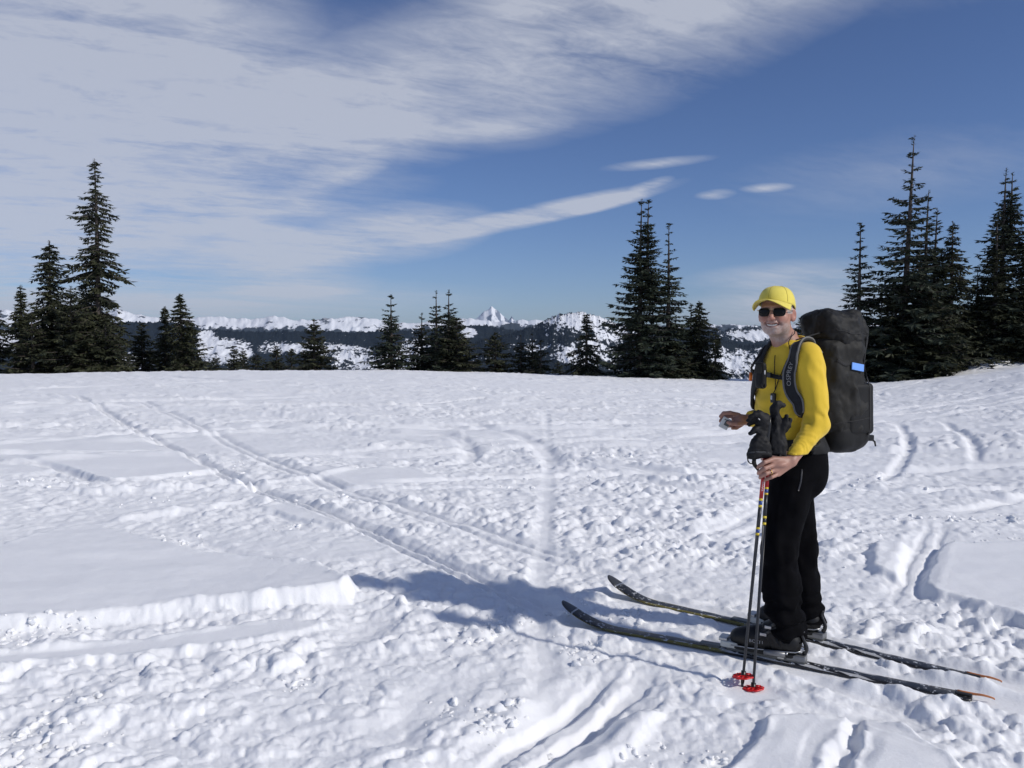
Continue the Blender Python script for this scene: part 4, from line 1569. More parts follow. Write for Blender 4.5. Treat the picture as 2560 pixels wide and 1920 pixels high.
def shirt_sdf(p):
    d = torso(p, 0.004)
    z = p[:, 2]
    d = d + 0.014 * wr(p, 11, 14, 14, 8) + 0.006 * np.sin(p[:, 2] * 75 - p[:, 0] * 60 + 8 * wr(p, 13, 8, 8, 8)) * np.clip(wr(p, 14, 8, 8, 8) * 2, 0, 1) + 0.005 * np.sin(z * 60 + 10 * wr(p, 12, 9, 9, 9)) * sst(1.30, 1.15, z)
    endL = WRI_L + (ELB_L - WRI_L) * 0.02
    endR = WRI_R + (ELB_R - WRI_R) * 0.02
    a = sleeve(p, SHO_L, ELB_L, endL, [0.066, 0.055, 0.037], 21)
    b = sleeve(p, SHO_R, ELB_R, endR, [0.062, 0.054, 0.040], 31)
    # cut the cuffs square
    fa = (endL - ELB_L) / np.linalg.norm(endL - ELB_L)
    fb = (endR - ELB_R) / np.linalg.norm(endR - ELB_R)
    a = np.maximum(a, (p - endL) @ fa)
    b = np.maximum(b, (p - endR) @ fb)
    # mid of the upper arm is a bit fuller
    a = smin(a, seg(p, SHO_L + (ELB_L - SHO_L) * 0.15, SHO_L + (ELB_L - SHO_L) * 0.75, 0.067, 0.060) + 0.012 * wr(p, 24, 26, 26, 9), 0.02)
    d = smin(d, a, 0.012)
    d = smin(d, b, 0.02)
    # round neck opening
    col = seg(p, NECK - CU * 0.035, NECK + CU * 0.030 - CF * 0.012, 0.080, 0.069)
    col = np.maximum(col, ((p - (NECK + CU * 0.008)) @ (CU * 0.90 + CF * 0.44)))
    d = smin(d, col, 0.02)
    d = np.maximum(d, -seg(p, NECK + CU * 0.012, NECK + CU * 0.10, 0.0615, 0.075))
    return np.maximum(d, 1.055 - z)


def shirt_base(p):
    """the shirt without its creases, for laying straps on"""
    d = torso(p, 0.008)
    endL = WRI_L + (ELB_L - WRI_L) * 0.02
    d = smin(d, chain(p, [SHO_L, ELB_L, endL], [0.068, 0.058, 0.040], 0.03), 0.02)
    d = smin(d, chain(p, [SHO_R, ELB_R, WRI_R], [0.064, 0.056, 0.040], 0.03), 0.02)
    return smin(d, seg(p, NECK - CU * 0.035, NECK + CU * 0.01, 0.080, 0.072), 0.02)


shirt = sdf_obj('shirt', shirt_sdf, (1.14, 3.86, 1.03), (1.66, 4.62, 1.66), 0.0050, SHIRT, person, 1)
shirt['label'] = 'bright yellow long-sleeved shirt'

# ---- trousers
PANTS = mat('black_trousers', (0.0034, 0.0034, 0.0044), 0.88, var=0.3, vscale=14, bump=0.3, bscale=700, spec=0.06)
PF = np.array([-0.985, 0.17, 0])
PELV = P(1999, 1150, 4.27)
PRT = frame(PF)
KNEE_L, ANK_L = P(1949, 1376, 4.13), P(1971, 1590, 4.09)
KNEE_R, ANK_R = P(2000, 1376, 4.40), P(2028, 1580, 4.41)


def legf(p, hip, knee, shin, ank, r, s):
    d = chain(p, [hip, knee, shin, ank], r, 0.04)
    z = p[:, 2]
    d = d + 0.018 * wr(p, s, 12, 12, 7) + 0.010 * wr(p, s + 2, 30, 30, 14)
    stack = np.sin((z - ank[2]) * 95 + 8 * wr(p, s + 5, 12, 12, 6)) * sst(0.30, 0.06, z - ank[2]) * 0.010
    kn = np.sin(np.linalg.norm(p - knee - np.array([0.08, 0, 0.02]), axis=1) * 110) * np.exp(-(np.linalg.norm(p - knee, axis=1) / 0.12) ** 2) * 0.005
    return np.maximum(d + stack + kn, (ank[2] - 0.015) - z)


def pants_sdf(p):
    d = elps(p, PELV + CU * 0.02, (0.135, 0.175, 0.17), PRT)
    d = smin(d, elps(p, P(2022, 1190, 4.22), (0.088, 0.115, 0.105), PRT), 0.05)
    a = legf(p, P(1982, 1200, 4.18), KNEE_L, P(1951, 1455, 4.12), ANK_L, [0.112, 0.086, 0.092, 0.088], 51)
    b = legf(p, P(1980, 1200, 4.36), KNEE_R, P(2004, 1455, 4.41), ANK_R, [0.100, 0.084, 0.086, 0.086], 61)
    d = smin(d, a, 0.05)
    d = smin(d, b, 0.05)
    return np.maximum(d, p[:, 2] - 1.135)


trousers = sdf_obj('trousers', pants_sdf, (1.10, 3.92, 0.10), (1.80, 4.62, 1.15), 0.0060, PANTS, person, 1)
trousers['label'] = 'loose black ski trousers'
# slash pocket zip on the thigh
band('pocket_zip', pants_sdf, [P(2008, 1170, 4.06), P(2004, 1200, 4.05), P(1998, 1228, 4.05)], 0.008, 0.003, 0.001, mat('zip', (0.03, 0.03, 0.035), 0.4), trousers, 5)

# ---- teeth, ring
TEETH = mat('teeth', (0.72, 0.66, 0.58), 0.35, var=0.1, vscale=300)
tp = [hp(x, 0.0905 - 11.0 * x * x, -0.0680 + 9.5 * x * x) for x in np.linspace(-0.024, 0.024, 9)]
v_, f_ = sweep(tp, [HF + HL * x * 12 for x in np.linspace(-0.024, 0.024, 9)], 0.0080, 0.006, [0.5, .85, 1, 1, 1, 1, 1, .85, .5])
link('teeth', new_mesh('teeth', np.array(v_), f_), TEETH, person)
GOLD = mat('gold', (0.75, 0.50, 0.20), 0.25, metal=1.0, var=0.05)
rc_ = P(1926, 1180, 3.898)
ax_ = P(1915, 1184, 3.888) - P(1938, 1175, 3.910)
fr_ = frame(ax_, (0, 0, 1))
ring_pts = [rc_ + 0.0118 * (math.cos(t) * fr_[1] + math.sin(t) * fr_[2]) for t in np.linspace(0, 2 * math.pi, 17)]
rod('ring', ring_pts, 0.0022, GOLD, person, 6)

# ---- cap
CAPM = mat('cap_yellow', (0.74, 0.62, 0.10), 0.85, var=0.06, vscale=30, bump=0.12, bscale=1500, sheen=0.15)
capyaw = math.radians(9)                              # cap sits turned a little more than the face
KF = HF * math.cos(capyaw) - HL * math.sin(capyaw)
KL = HL * math.cos(capyaw) + HF * math.sin(capyaw)
KTILT = math.radians(7)
KFt = KF * math.cos(KTILT) + CU * math.sin(KTILT) * 0.6
KFt /= np.linalg.norm(KFt)
KU = np.cross(KL, KFt)
KU /= np.linalg.norm(KU)
if KU[2] < 0:
    KU = -KU
KC = hp(0, -0.016, 0.056)


def kp(x, y, z):
    return KC + KL * x + KFt * y + KU * z


cap_v, cap_f = [], []
na_, nb_ = 72, 18
for i in range(nb_ + 1):
    ph = math.pi / 2 * i / nb_                       # 0 = rim, pi/2 = top
    for j in range(na_):
        th = 2 * math.pi * j / na_
        sx_, sy_ = math.sin(th), math.cos(th)
        # six panels: seams pull in a little
        pan = abs(math.sin(3 * (th)))
        k = 1 - 0.018 * math.exp(-(pan / 0.10) ** 2) * math.cos(ph) ** .4
        fr2 = 1 + 0.05 * max(sy_, 0) * math.cos(ph)
        prof_r = math.cos(ph) ** 0.66
        back = (0.042 * max(0, -sy_) + 0.018 * abs(sx_)) * (1 - math.sin(ph))
        cap_v.append(kp(0.0880 * sx_ * prof_r * k, 0.110 * sy_ * prof_r * k * fr2, 0.079 * math.sin(ph) ** 0.90 - back - 0.006))
for i in range(nb_):
    for j in range(na_):
        j2 = (j + 1) % na_
        cap_f.append((i * na_ + j, i * na_ + j2, (i + 1) * na_ + j2, (i + 1) * na_ + j))
cap_me = new_mesh('cap', np.array(cap_v), cap_f)
cap = link('cap', cap_me, CAPM, person)
sol = cap.modifiers.new('thick', 'SOLIDIFY')
sol.thickness = 0.004
sol.offset = -1
cap['label'] = 'pale yellow baseball cap'
# stitched seams
SEAM = mat('cap_seam', (0.42, 0.34, 0.05), 0.9)
for s in range(6):
    th = math.pi / 3 * s
    pts = []
    for ph in np.linspace(0.10, 1.5, 14):
        prof_r = math.cos(ph) ** 0.66
        fr2 = 1 + 0.05 * max(math.cos(th), 0) * math.cos(ph)
        pts.append(kp(0.0885 * math.sin(th) * prof_r * 0.984, 0.110 * math.cos(th) * prof_r * 0.984 * fr2, 0.0795 * math.sin(ph) ** 0.90 - 0.006 - (0.042 * max(0, -math.cos(th)) + 0.018 * abs(math.sin(th))) * (1 - math.sin(ph))))
    rod('seam', pts, 0.0012, SEAM, cap, 5)
# brim
bv_, bf_ = [], []
nu, nv = 25, 9
for i in range(nu):
    th = math.radians(-74 + 148 * i / (nu - 1))
    for j in range(nv):
        t = j / (nv - 1)
        ext = 0.064 * math.cos(th * 1.02) ** 0.55 * t
        x = 0.0890 * math.sin(th) * (1 + 0.10 * t)
        y = 0.1150 * math.cos(th) * 1.0 + ext
        zc_ = -0.006 - 5.0 * x * x * (0.50 + 0.50 * t) - 0.004 * t
        bv_.append(kp(x, y, zc_))
for i in range(nu - 1):
    for j in range(nv - 1):
        bf_.append((i * nv + j, (i + 1) * nv + j, (i + 1) * nv + j + 1, i * nv + j + 1))
brim = link('brim', new_mesh('brim', np.array(bv_), bf_), CAPM, cap)
sb = brim.modifiers.new('thick', 'SOLIDIFY')
sb.thickness = 0.0045
sb.offset = 0
rod('button', [kp(0, 0, 0.070), kp(0, 0, 0.0765)], [0.009, 0.006], CAPM, cap, 10)

# ---- sunglasses
LENS = mat('dark_lens', (0.006, 0.005, 0.006), 0.10, var=0.0, spec=0.18)
WIRE = mat('gold_wire', (0.62, 0.50, 0.36), 0.3, metal=1.0, var=0.05)
glasses = empty('sunglasses', hp(0, 0.10, 0.0))
tag(glasses, 'dark sunglasses with a thin gold bridge on the smiling man', 'sunglasses')
for sg in (-1, 1):
    cx = 0.0365 * sg
    pts, rim_ = [], []
    nl = 28
    for i in range(nl):
        t = 2 * math.pi * i / nl
        a, b = math.cos(t), math.sin(t)
        k = (abs(a) ** 3.2 + abs(b) ** 3.2) ** (-1 / 3.2)
        x = 0.0275 * a * k * (1.0 + 0.05 * b)
        z = 0.0200 * b * k
        rim_.append((cx + x, z))
    vv = [hp(cx, 0.1065 - 4.5 * cx * cx, -0.003)]
    for ring_k in (0.55, 1.0):
        for (x, z) in rim_:
            xx = cx + (x - cx) * ring_k
            bul = 0.0035 * (1 - ring_k ** 2)
            vv.append(hp(xx, 0.1065 - 4.5 * xx * xx + bul, -0.003 + z * ring_k))
    ff = [(0, 1 + i, 1 + (i + 1) % nl) for i in range(nl)]
    ff += [(1 + i, 1 + nl + i, 1 + nl + (i + 1) % nl, 1 + (i + 1) % nl) for i in range(nl)]
    lens = link('lens', new_mesh('lens', np.array(vv), ff), LENS, glasses)
    so = lens.modifiers.new('thick', 'SOLIDIFY')
    so.thickness = 0.002
    rp = [np.array(vv[1 + nl + i]) for i in range(nl)] + [np.array(vv[1 + nl])]
    rod('rim', rp, 0.0016, mat('dark_rim', (0.02, 0.016, 0.014), 0.3), glasses, 6)
    hx = 0.0665 * sg
    rod('temple', [hp(0.064 * sg, 0.087, 0.008), hp(0.078 * sg, 0.070, 0.008), hp(0.083 * sg, 0.02, 0.006), hp(0.081 * sg, -0.015, 0.004), hp(0.079 * sg, -0.030, -0.014)], 0.0017, WIRE, glasses, 6)
rod('bridge', [hp(-0.0115, 0.1055, 0.008), hp(0, 0.1085, 0.0105), hp(0.0115, 0.1055, 0.008)], 0.0018, WIRE, glasses, 6)
rod('brow_bar', [hp(-0.012, 0.106, 0.0145), hp(0, 0.109, 0.0165), hp(0.012, 0.106, 0.0145)], 0.0013, WIRE, glasses, 6)

# ---- handheld instrument
WHITE_P = mat('pale_plastic', (0.62, 0.63, 0.60), 0.35, var=0.05)
GREY_P = mat('grey_plastic', (0.10, 0.105, 0.10), 0.4)
dc = P(1813, 1058, 4.325)
dx_ = P(1827, 1051, 4.325) - P(1806, 1040, 4.325)
dz_ = P(1806, 1040, 4.325) - P(1801, 1066, 4.33)
dR = frame(dx_, dz_)
inst = empty('pocket_instrument', dc - CU * 0.03)
tag(inst, 'small pale grey pocket instrument held out in the man\'s bare fingers', 'instrument')
box('case', dc, (0.0235, 0.010, 0.030), WHITE_P, inst, dR, 0.25)
box('screen', dc + dR[0] * 0.007 - dR[1] * (0.0105 if dR[1][1] > 0 else -0.0105) + dR[2] * 0.006, (0.0135, 0.0012, 0.016), GREY_P, inst, dR, 0.2)
box('button', dc - dR[0] * 0.012 - dR[1] * (0.0105 if dR[1][1] > 0 else -0.0105) + dR[2] * 0.018, (0.003, 0.0015, 0.003), GREY_P, inst, dR, 0.3)

# ================================================================ BACKPACK
NYLON = mat('pack_nylon', (0.0095, 0.0095, 0.0095), 0.6, var=0.35, vscale=7, bump=0.3, bscale=1100, spec=0.25)
NYLON2 = mat('pack_nylon_grey', (0.0165, 0.016, 0.0145), 0.62, var=0.3, vscale=7, bump=0.3, bscale=1100, spec=0.25)
WEB = mat('webbing', (0.008, 0.008, 0.009), 0.75, var=0.2, vscale=60, bump=0.5, bscale=900)
PIPING = mat('grey_piping', (0.16, 0.155, 0.145), 0.7, var=0.15)
PADM = mat('strap_padding', (0.017, 0.018, 0.020), 0.85, var=0.2, vscale=30, bump=0.5, bscale=700)
PLAST = mat('black_plastic', (0.012, 0.012, 0.013), 0.35, var=0.1)
backpack = empty('backpack', cpt(-0.30, 0, 1.02))
tag(backpack, 'large black trekking backpack with a blue tag, worn over the yellow shirt', 'backpack')


def bp(f, l, z):
    return cpt(f, l, z)


def pack_main(p):
    # leans forward a little at the top
    d = rbox(p, bp(-0.295, 0, 1.36), (0.145, 0.145, 0.27), 0.085, CR)
    d = smin(d, rbox(p, bp(-0.362, 0.0, 1.245), (0.138, 0.140, 0.18), 0.10, CR), 0.06)
    d = d + 0.020 * wr(p, 201, 7, 7, 5) + 0.022 * wr(p, 203, 20, 20, 12) + 0.006 * wr(p, 204, 60, 60, 40)
    z = p[:, 2]
    d = d + 0.007 * np.sin((z + 0.3 * ((p - CHEST) @ CF)) * 70 + 6 * wr(p, 205, 7, 7, 7)) * sst(-0.1, 0.4, wr(p, 207, 6, 6, 6))
    return d


def pack_lid(p):
    d = rbox(p, bp(-0.292, 0.012, 1.672), (0.143, 0.122, 0.086), 0.075, CR)
    d = smin(d, rbox(p, bp(-0.335, 0.01, 1.60), (0.110, 0.130, 0.085), 0.06, CR), 0.04)
    d = d + 0.024 * wr(p, 211, 8, 8, 8) + 0.018 * wr(p, 213, 24, 24, 20) + 0.008 * wr(p, 214, 60, 60, 60)
    return d


def pack_base(p):
    d = rbox(p, bp(-0.340, 0, 1.105), (0.150, 0.146, 0.088), 0.075, CR)
    return d + 0.016 * wr(p, 221, 8, 8, 6) + 0.008 * wr(p, 223, 24, 24, 18)


def pack_pocket(p):
    d = rbox(p, bp(-0.375, 0.128, 1.245), (0.098, 0.026, 0.135), 0.026, CR)
    return d + 0.012 * wr(p, 231, 9, 9, 9)


def pack_all(p):
    return np.minimum(np.minimum(pack_main(p), pack_lid(p)), np.minimum(pack_base(p), pack_pocket(p)))


sdf_obj('main_bag', pack_main, (1.35, 4.05, 1.00), (1.98, 4.80, 1.70), 0.0058, NYLON2, backpack, 1)
lid = sdf_obj('lid', pack_lid, (1.35, 4.05, 1.46), (1.98, 4.80, 1.80), 0.0055, NYLON, backpack, 1)
lid['label'] = 'black rounded lid'
sdf_obj('base_compartment', pack_base, (1.40, 4.10, 0.98), (2.00, 4.80, 1.24), 0.0058, NYLON, backpack, 1)
sdf_obj('side_pocket', pack_pocket, (1.55, 4.10, 1.08), (1.92, 4.50, 1.42), 0.0055, NYLON, backpack, 1)
# straps over the bag
band('compression_strap', pack_all, [bp(-0.20 - 0.045 * i, 0.18, 1.498 - 0.012 * i) for i in range(4)], 0.016, 0.003, 0.001, WEB, backpack, 5)
band('compression_strap', pack_all, [bp(-0.50, 0.10, z) for z in (1.60, 1.50, 1.40, 1.28, 1.17, 1.10)], 0.022, 0.004, 0.002, WEB, backpack, 6)
band('compression_strap', pack_all, [bp(-0.43, 0.17, z) for z in (1.62, 1.52, 1.42, 1.32, 1.2, 1.10)], 0.014, 0.003, 0.001, WEB, backpack, 6)
band('seam_line', pack_all, [bp(f, 0.19, 1.185 - 0.1 * (f + .3)) for f in (-0.16, -0.24, -0.32, -0.40, -0.46)], 0.006, 0.003, 0.0, WEB, backpack, 6)
band('lid_seam', pack_lid, [bp(f, 0.17, 1.640) for f in (-0.17, -0.22, -0.28, -0.36, -0.42)], 0.005, 0.003, 0.0, WEB, backpack, 6)
tg, tn = settle(pack_all, [bp(-0.285, 0.19, 1.466), bp(-0.385, 0.19, 1.446)], 0.005)
tax = (tg[1] - tg[0]) / np.linalg.norm(tg[1] - tg[0])
tnn = tn.mean(0)
bl = box('blue_tag', tg.mean(0) + tnn * 0.004, (0.043, 0.003, 0.0185), mat('blue_tag', (0.16, 0.36, 0.85), 0.5, var=0.1), backpack, np.array([tax, tnn - tax * (tnn @ tax), np.cross(tax, tnn)]), 0.2)
bl['label'] = 'bright blue strap tag'
for (f, l, z) in ((-0.49, 0.105, 1.085), (-0.49, 0.02, 1.08)):
    pt, nr_ = settle(pack_all, [bp(f, l, z)], 0.010)
    box('buckle', pt[0], (0.022, 0.012, 0.016), PLAST, backpack, frame(nr_[0]), 0.2)
    rod('strap_end', [pt[0], pt[0] + nr_[0] * 0.03 - CU * 0.02, pt[0] + nr_[0] * 0.035 - CU * 0.045], [0.006, 0.005, 0.004], WEB, backpack, 6)
pt, _ = settle(pack_all, [bp(-0.47, 0.13, 1.24)], 0.003)
box('badge', pt[0], (0.005, 0.003, 0.009), mat('badge_white', (0.6, 0.6, 0.6), 0.5), backpack, CR, 0.2)


# shoulder straps: follow the shirt
def near_strap(p):
    return shirt_base(p)


nsp = [P(2052, 868, 4.22), P(2030, 852, 4.17), P(2003, 846, 4.13), P(1980, 852, 4.09), P(1964, 878, 4.06), P(1957, 912, 4.04), P(1960, 945, 4.04), P(1974, 975, 4.06), P(1993, 1002, 4.09), cpt(0.03, 0.17, 1.25), cpt(-0.06, 0.17, 1.20)]
strap1, sp1, sn1 = band('shoulder_strap', near_strap, nsp, 0.058, 0.014, 0.009, PADM, backpack, 8, taper=[1.1, 1.1, 1.1, 1.05, 1, 1, 1, 0.95, 0.75, 0.45])
for sg in (-1, 1):
    tan_ = np.gradient(sp1, axis=0)
    tan_ /= np.linalg.norm(tan_, axis=1)[:, None]
    sd_ = np.cross(tan_, sn1)
    wdt = np.interp(np.linspace(0, 1, len(sp1)), np.linspace(0, 1, 10), [1.1, 1.1, 1.1, 1.05, 1, 1, 1, 0.95, 0.75, 0.45]) * 0.029
    rod('piping', sp1 + sd_ * (sg * wdt * 0.96)[:, None] + sn1 * 0.006, 0.0050, PIPING, strap1, 6)
fsp = [cpt(-0.12, -0.075, 1.60), cpt(-0.03, -0.085, 1.625), cpt(0.06, -0.085, 1.585), cpt(0.13, -0.090, 1.52), cpt(0.16, -0.095, 1.45), cpt(0.15, -0.115, 1.37), cpt(0.10, -0.150, 1.29), cpt(0.02, -0.17, 1.22)]
strap2, sp2, sn2 = band('shoulder_strap', near_strap, fsp, 0.060, 0.014, 0.009, PADM, backpack, 8, taper=[1.1, 1.1, 1.05, 1, 1, 1, 0.9, 0.5])
# sternum strap with buckle
st_a, st_b = sp1[int(len(sp1) * 0.60)], sp2[int(len(sp2) * 0.58)]
stp = [st_a + (st_b - st_a) * t + CF * 0.012 for t in np.linspace(0, 1, 6)]
band('sternum_strap', near_strap, stp, 0.022, 0.005, 0.010, WEB, backpack, 5)
box('sternum_buckle', (st_a * 0.45 + st_b * 0.55) + settle(near_strap, [st_a * 0.45 + st_b * 0.55], 0.012)[0][0] * 0 + (settle(near_strap, [st_a * 0.45 + st_b * 0.55], 0.014)[0][0] - (st_a * 0.45 + st_b * 0.55)), (0.006, 0.022, 0.012), PLAST, backpack, CR, 0.2)
# load lifter and hanging webbing under the arm
rod('load_lifter', [P(1990, 850, 4.10), P(2030, 838, 4.20), bp(-0.17, 0.06, 1.64)], 0.0035, WEB, backpack, 6)
rod('lower_webbing', [sp1[-1], P(2012, 1048, 4.16), P(2008, 1078, 4.17), bp(-0.10, 0.13, 1.13)], 0.005, WEB, backpack, 6)
# letters printed on the near strap
lv, lf = text_vf('OSPREY', 0.030)
i0 = int(len(sp1) * 0.55)
arc = np.concatenate([[0], np.cumsum(np.linalg.norm(np.diff(sp1, axis=0), axis=1))])
tan_ = np.gradient(sp1, axis=0)
tan_ /= np.linalg.norm(tan_, axis=1)[:, None]
sd_ = np.cross(tan_, sn1)
s_mid = arc[i0]
LV = []
for x, y, _ in lv:
    s = s_mid - x * 1.15                               # reads upward along the strap
    o_ = np.array([np.interp(s, arc, sp1[:, k]) for k in range(3)])
    sd1 = np.array([np.interp(s, arc, sd_[:, k]) for k in range(3)])
    n1_ = np.array([np.interp(s, arc, sn1[:, k]) for k in range(3)])
    LV.append(o_ + sd1 * (y if np.dot(sd_[i0], [1, 0, 0]) < 0 else -y) + n1_ * 0.0090)
link('strap_lettering', new_mesh('strap_lettering', np.array(LV), lf, False), mat('letter_grey', (0.30, 0.29, 0.27), 0.6), strap1)


# hip belt, wraps the waist over shirt tail and trousers
def waist(p):
    return smin(shirt_sdf(p), pants_sdf(p), 0.02)


hb = [cpt(-0.13, 0.14, 1.085), cpt(-0.09, 0.19, 1.085), cpt(0.0, 0.21, 1.085), cpt(0.09, 0.18, 1.08), cpt(0.15, 0.10, 1.085), cpt(0.17, 0.0, 1.09), cpt(0.15, -0.10, 1.09)]
band('hip_belt', waist, hb, 0.085, 0.014, 0.004, NYLON, backpack, 8, taper=[1, 1, 1, .9, .55, .4, .4])
box('belt_buckle', settle(waist, [cpt(0.18, 0.02, 1.09)], 0.016)[0][0], (0.008, 0.03, 0.02), PLAST, backpack, CR, 0.2)
# orange-ended drinking tube clipped to the far strap
tb = sp2[int(len(sp2) * 0.55)]
ob = P(1877, 941, 4.34)
rod('drinking_tube', [sp2[int(len(sp2) * .3)] + CF * 0.012, tb + CF * 0.03 - CL * 0.01 + CU * 0.02, P(1880, 925, 4.34)], 0.006, WEB, backpack, 7, n=4)
box('tube_clip', P(1883, 929, 4.335), (0.012, 0.010, 0.012), PLAST, backpack, CR, 0.2)
vb = rod('bite_valve', [P(1878, 931, 4.335), P(1876, 952, 4.335)], [0.009, 0.008], mat('orange_plastic', (0.85, 0.20, 0.02), 0.45), backpack, 10)
vb['label'] = 'orange bite valve'

# ---- chest pouch on the far strap
pc_ = P(1906, 938, 4.12)
pouch = empty('chest_pouch', pc_ - CU * 0.07)
tag(pouch, 'slim black padded pouch hung on the chest by the backpack strap', 'pouch')


def pouch_sdf(p):
    return rbox(p, P(1903, 938, 4.135), (0.019, 0.029, 0.066), 0.018, CR) + 0.006 * wr(p, 301, 25, 25, 25)


sdf_obj('pouch_body', pouch_sdf, (1.15, 4.05, 1.33), (1.33, 4.22, 1.52), 0.004, NYLON, pouch, 1)
band('pouch_flap', pouch_sdf, [P(1903, 938, 4.135) + CF * 0.03 + CL * l + CU * 0.035 for l in (-0.025, 0, 0.025)], 0.05, 0.004, 0.002, NYLON2, pouch, 4)
rod('zip_pull', [P(1912, 926, 4.10), P(1912, 936, 4.098)], 0.003, mat('badge_white', (0.6, 0.6, 0.6), 0.5), pouch, 6)
rod('hanging_loop', [P(1903, 960, 4.11), P(1906, 968, 4.105), P(1912, 970, 4.105), P(1914, 960, 4.105)], 0.003, WEB, pouch, 6)

# ---- lanyard with a small compass
lan = empty('lanyard', P(1907, 1000, 4.10))
tag(lan, 'thin black neck cord with a small compass hanging on the yellow shirt', 'lanyard')
lp, ln_ = settle(shirt_base, catmull([P(1985, 834, 4.20), P(1976, 845, 4.17), P(1962, 862, 4.12), P(1945, 890, 4.08), P(1928, 918, 4.07), P(1915, 948, 4.08), P(1908, 970, 4.09)], 6), 0.004)
rod('cord', lp, 0.0024, WEB, lan, 6)
lp2, _ = settle(shirt_base, catmull([P(1916, 872, 4.16), P(1912, 895, 4.14), P(1908, 920, 4.12), P(1909, 950, 4.10), P(1909, 970, 4.095)], 6), 0.004)
rod('cord', lp2, 0.0022, WEB, lan, 6)
cpp = settle(shirt_base, [P(1906, 992, 4.09)], 0.011)[0][0]
box('compass_case', cpp, (0.009, 0.013, 0.024), PLAST, lan, CR, 0.3)
box('compass_window', cpp + CF * 0.0095 + CU * 0.002 - CL * 0.003, (0.0015, 0.005, 0.010), mat('badge_white', (0.6, 0.6, 0.6), 0.5), lan, CR, 0.2)
rod('cord', [lp[-1], cpp + CU * 0.022], 0.0024, WEB, lan, 6)

# ================================================================ SKI POLES
POLE_DARK = mat('pole_grey', (0.022, 0.023, 0.027), 0.4, var=0.15)
POLE_RED = mat('pole_red', (0.45, 0.018, 0.018), 0.35, var=0.08)
POLE_BLUE = mat('pole_blue', (0.03, 0.07, 0.26), 0.35, var=0.08)
POLE_YEL = mat('pole_yellow', (0.70, 0.52, 0.03), 0.35, var=0.08)
BASKET = mat('basket_red', (0.62, 0.012, 0.014), 0.35, var=0.1)


def ski_pole(label, tip, mid, top, basket_at, bands, letters):
    ax = (mid - tip) / np.linalg.norm(mid - tip)
    root = empty('ski_pole', tip)
    tag(root, label, 'ski pole', 'the pair of ski poles held in one hand')

    def at(v):
        """point of the shaft at photo row v"""
        lo_, hi_ = 0.0, 1.6
        for _ in range(40):
            m_ = (lo_ + hi_) / 2
            q = tip + ax * m_
            vv = 960 + FPX * (-( (q[2] - EYE) * math.cos(PITCH) + q[1] * math.sin(PITCH)) / (q[1] * math.cos(PITCH) - (q[2] - EYE) * math.sin(PITCH)))
            if vv > v:
                lo_ = m_
            else:
                hi_ = m_
        return tip + ax * m_
    rod('shaft', [tip, tip + ax * 0.03, at(1500), at(1300), at(bands[-1][1] + 2)], [0.0035, 0.0065, 0.0075, 0.0085, 0.0088], POLE_DARK, root, 12)
    for v0, v1, m_ in bands:
        rod({id(POLE_RED): 'red_sleeve', id(POLE_BLUE): 'blue_band', id(POLE_YEL): 'yellow_band', id(POLE_DARK): 'dark_sleeve'}[id(m_)], [at(v1), at(v0)], 0.0093 if m_ is not POLE_DARK else 0.0090, m_, root, 12)
    rod('grip', [at(1140), at(1120), at(1090), at(1060), at(1042)], [0.012, 0.016, 0.0145, 0.017, 0.014], PLAST, root, 12)
    # basket: ring, hub and spokes
    bc = at(basket_at)
    fr = frame(np.cross(ax, [0, 1, 0]), ax)
    tl = 0.18
    ux, uy = fr[0] * math.cos(tl) - ax * math.sin(tl), fr[1]
    R_ = 0.050
    bag = Bag()
    nn = 40
    for (ra, rb, hh) in ((0.040, 0.050, 0.006), (0.0105, 0.020, 0.010)):
        vv, ff = [], []
        for i in range(nn):
            t = 2 * math.pi * i / nn
            e = ux * math.cos(t) + uy * math.sin(t)
            rb2 = rb * (1 + (0.045 * math.cos(8 * t) if rb > 0.03 else 0))
            for rr_, zz_ in ((ra, -hh / 2), (rb2, -hh / 2 - .002), (rb2, hh / 2 - .004), (ra, hh / 2)):
                vv.append(bc + e * rr_ + ax * zz_)
        for i in range(nn):
            for k in range(4):
                a, b = i * 4 + k, i * 4 + (k + 1) % 4
                c, d = ((i + 1) % nn) * 4 + (k + 1) % 4, ((i + 1) % nn) * 4 + k
                ff.append((a, b, c, d))
        bag.add((vv, ff))
    link('basket', bag.mesh('basket'), BASKET, root)
    for i in range(8):
        t = 2 * math.pi * (i + .5) / 8
        e = ux * math.cos(t) + uy * math.sin(t)
        rod('basket_spoke', [bc + e * 0.016, bc + e * 0.043], [0.0055, 0.0045], BASKET, root, 5)
    rod('ferrule', [bc - ax * 0.035, bc + ax * 0.022], [0.0078, 0.0115], PLAST, root, 10)
    if letters:
        c0 = at(letters[1])
        lv, lf = text_vf(letters[0], 0.019)
        LV = [c0 + ax * x * 1.0 + np.array([-1, 0, 0]) * y * 0.55 + np.array([0.0, -0.0098, 0]) for x, y, _ in lv]
        link('pole_lettering', new_mesh('pole_lettering', np.array(LV), lf, False), mat('letter_white', (0.7, 0.7, 0.7), 0.5), root)
    return root, at


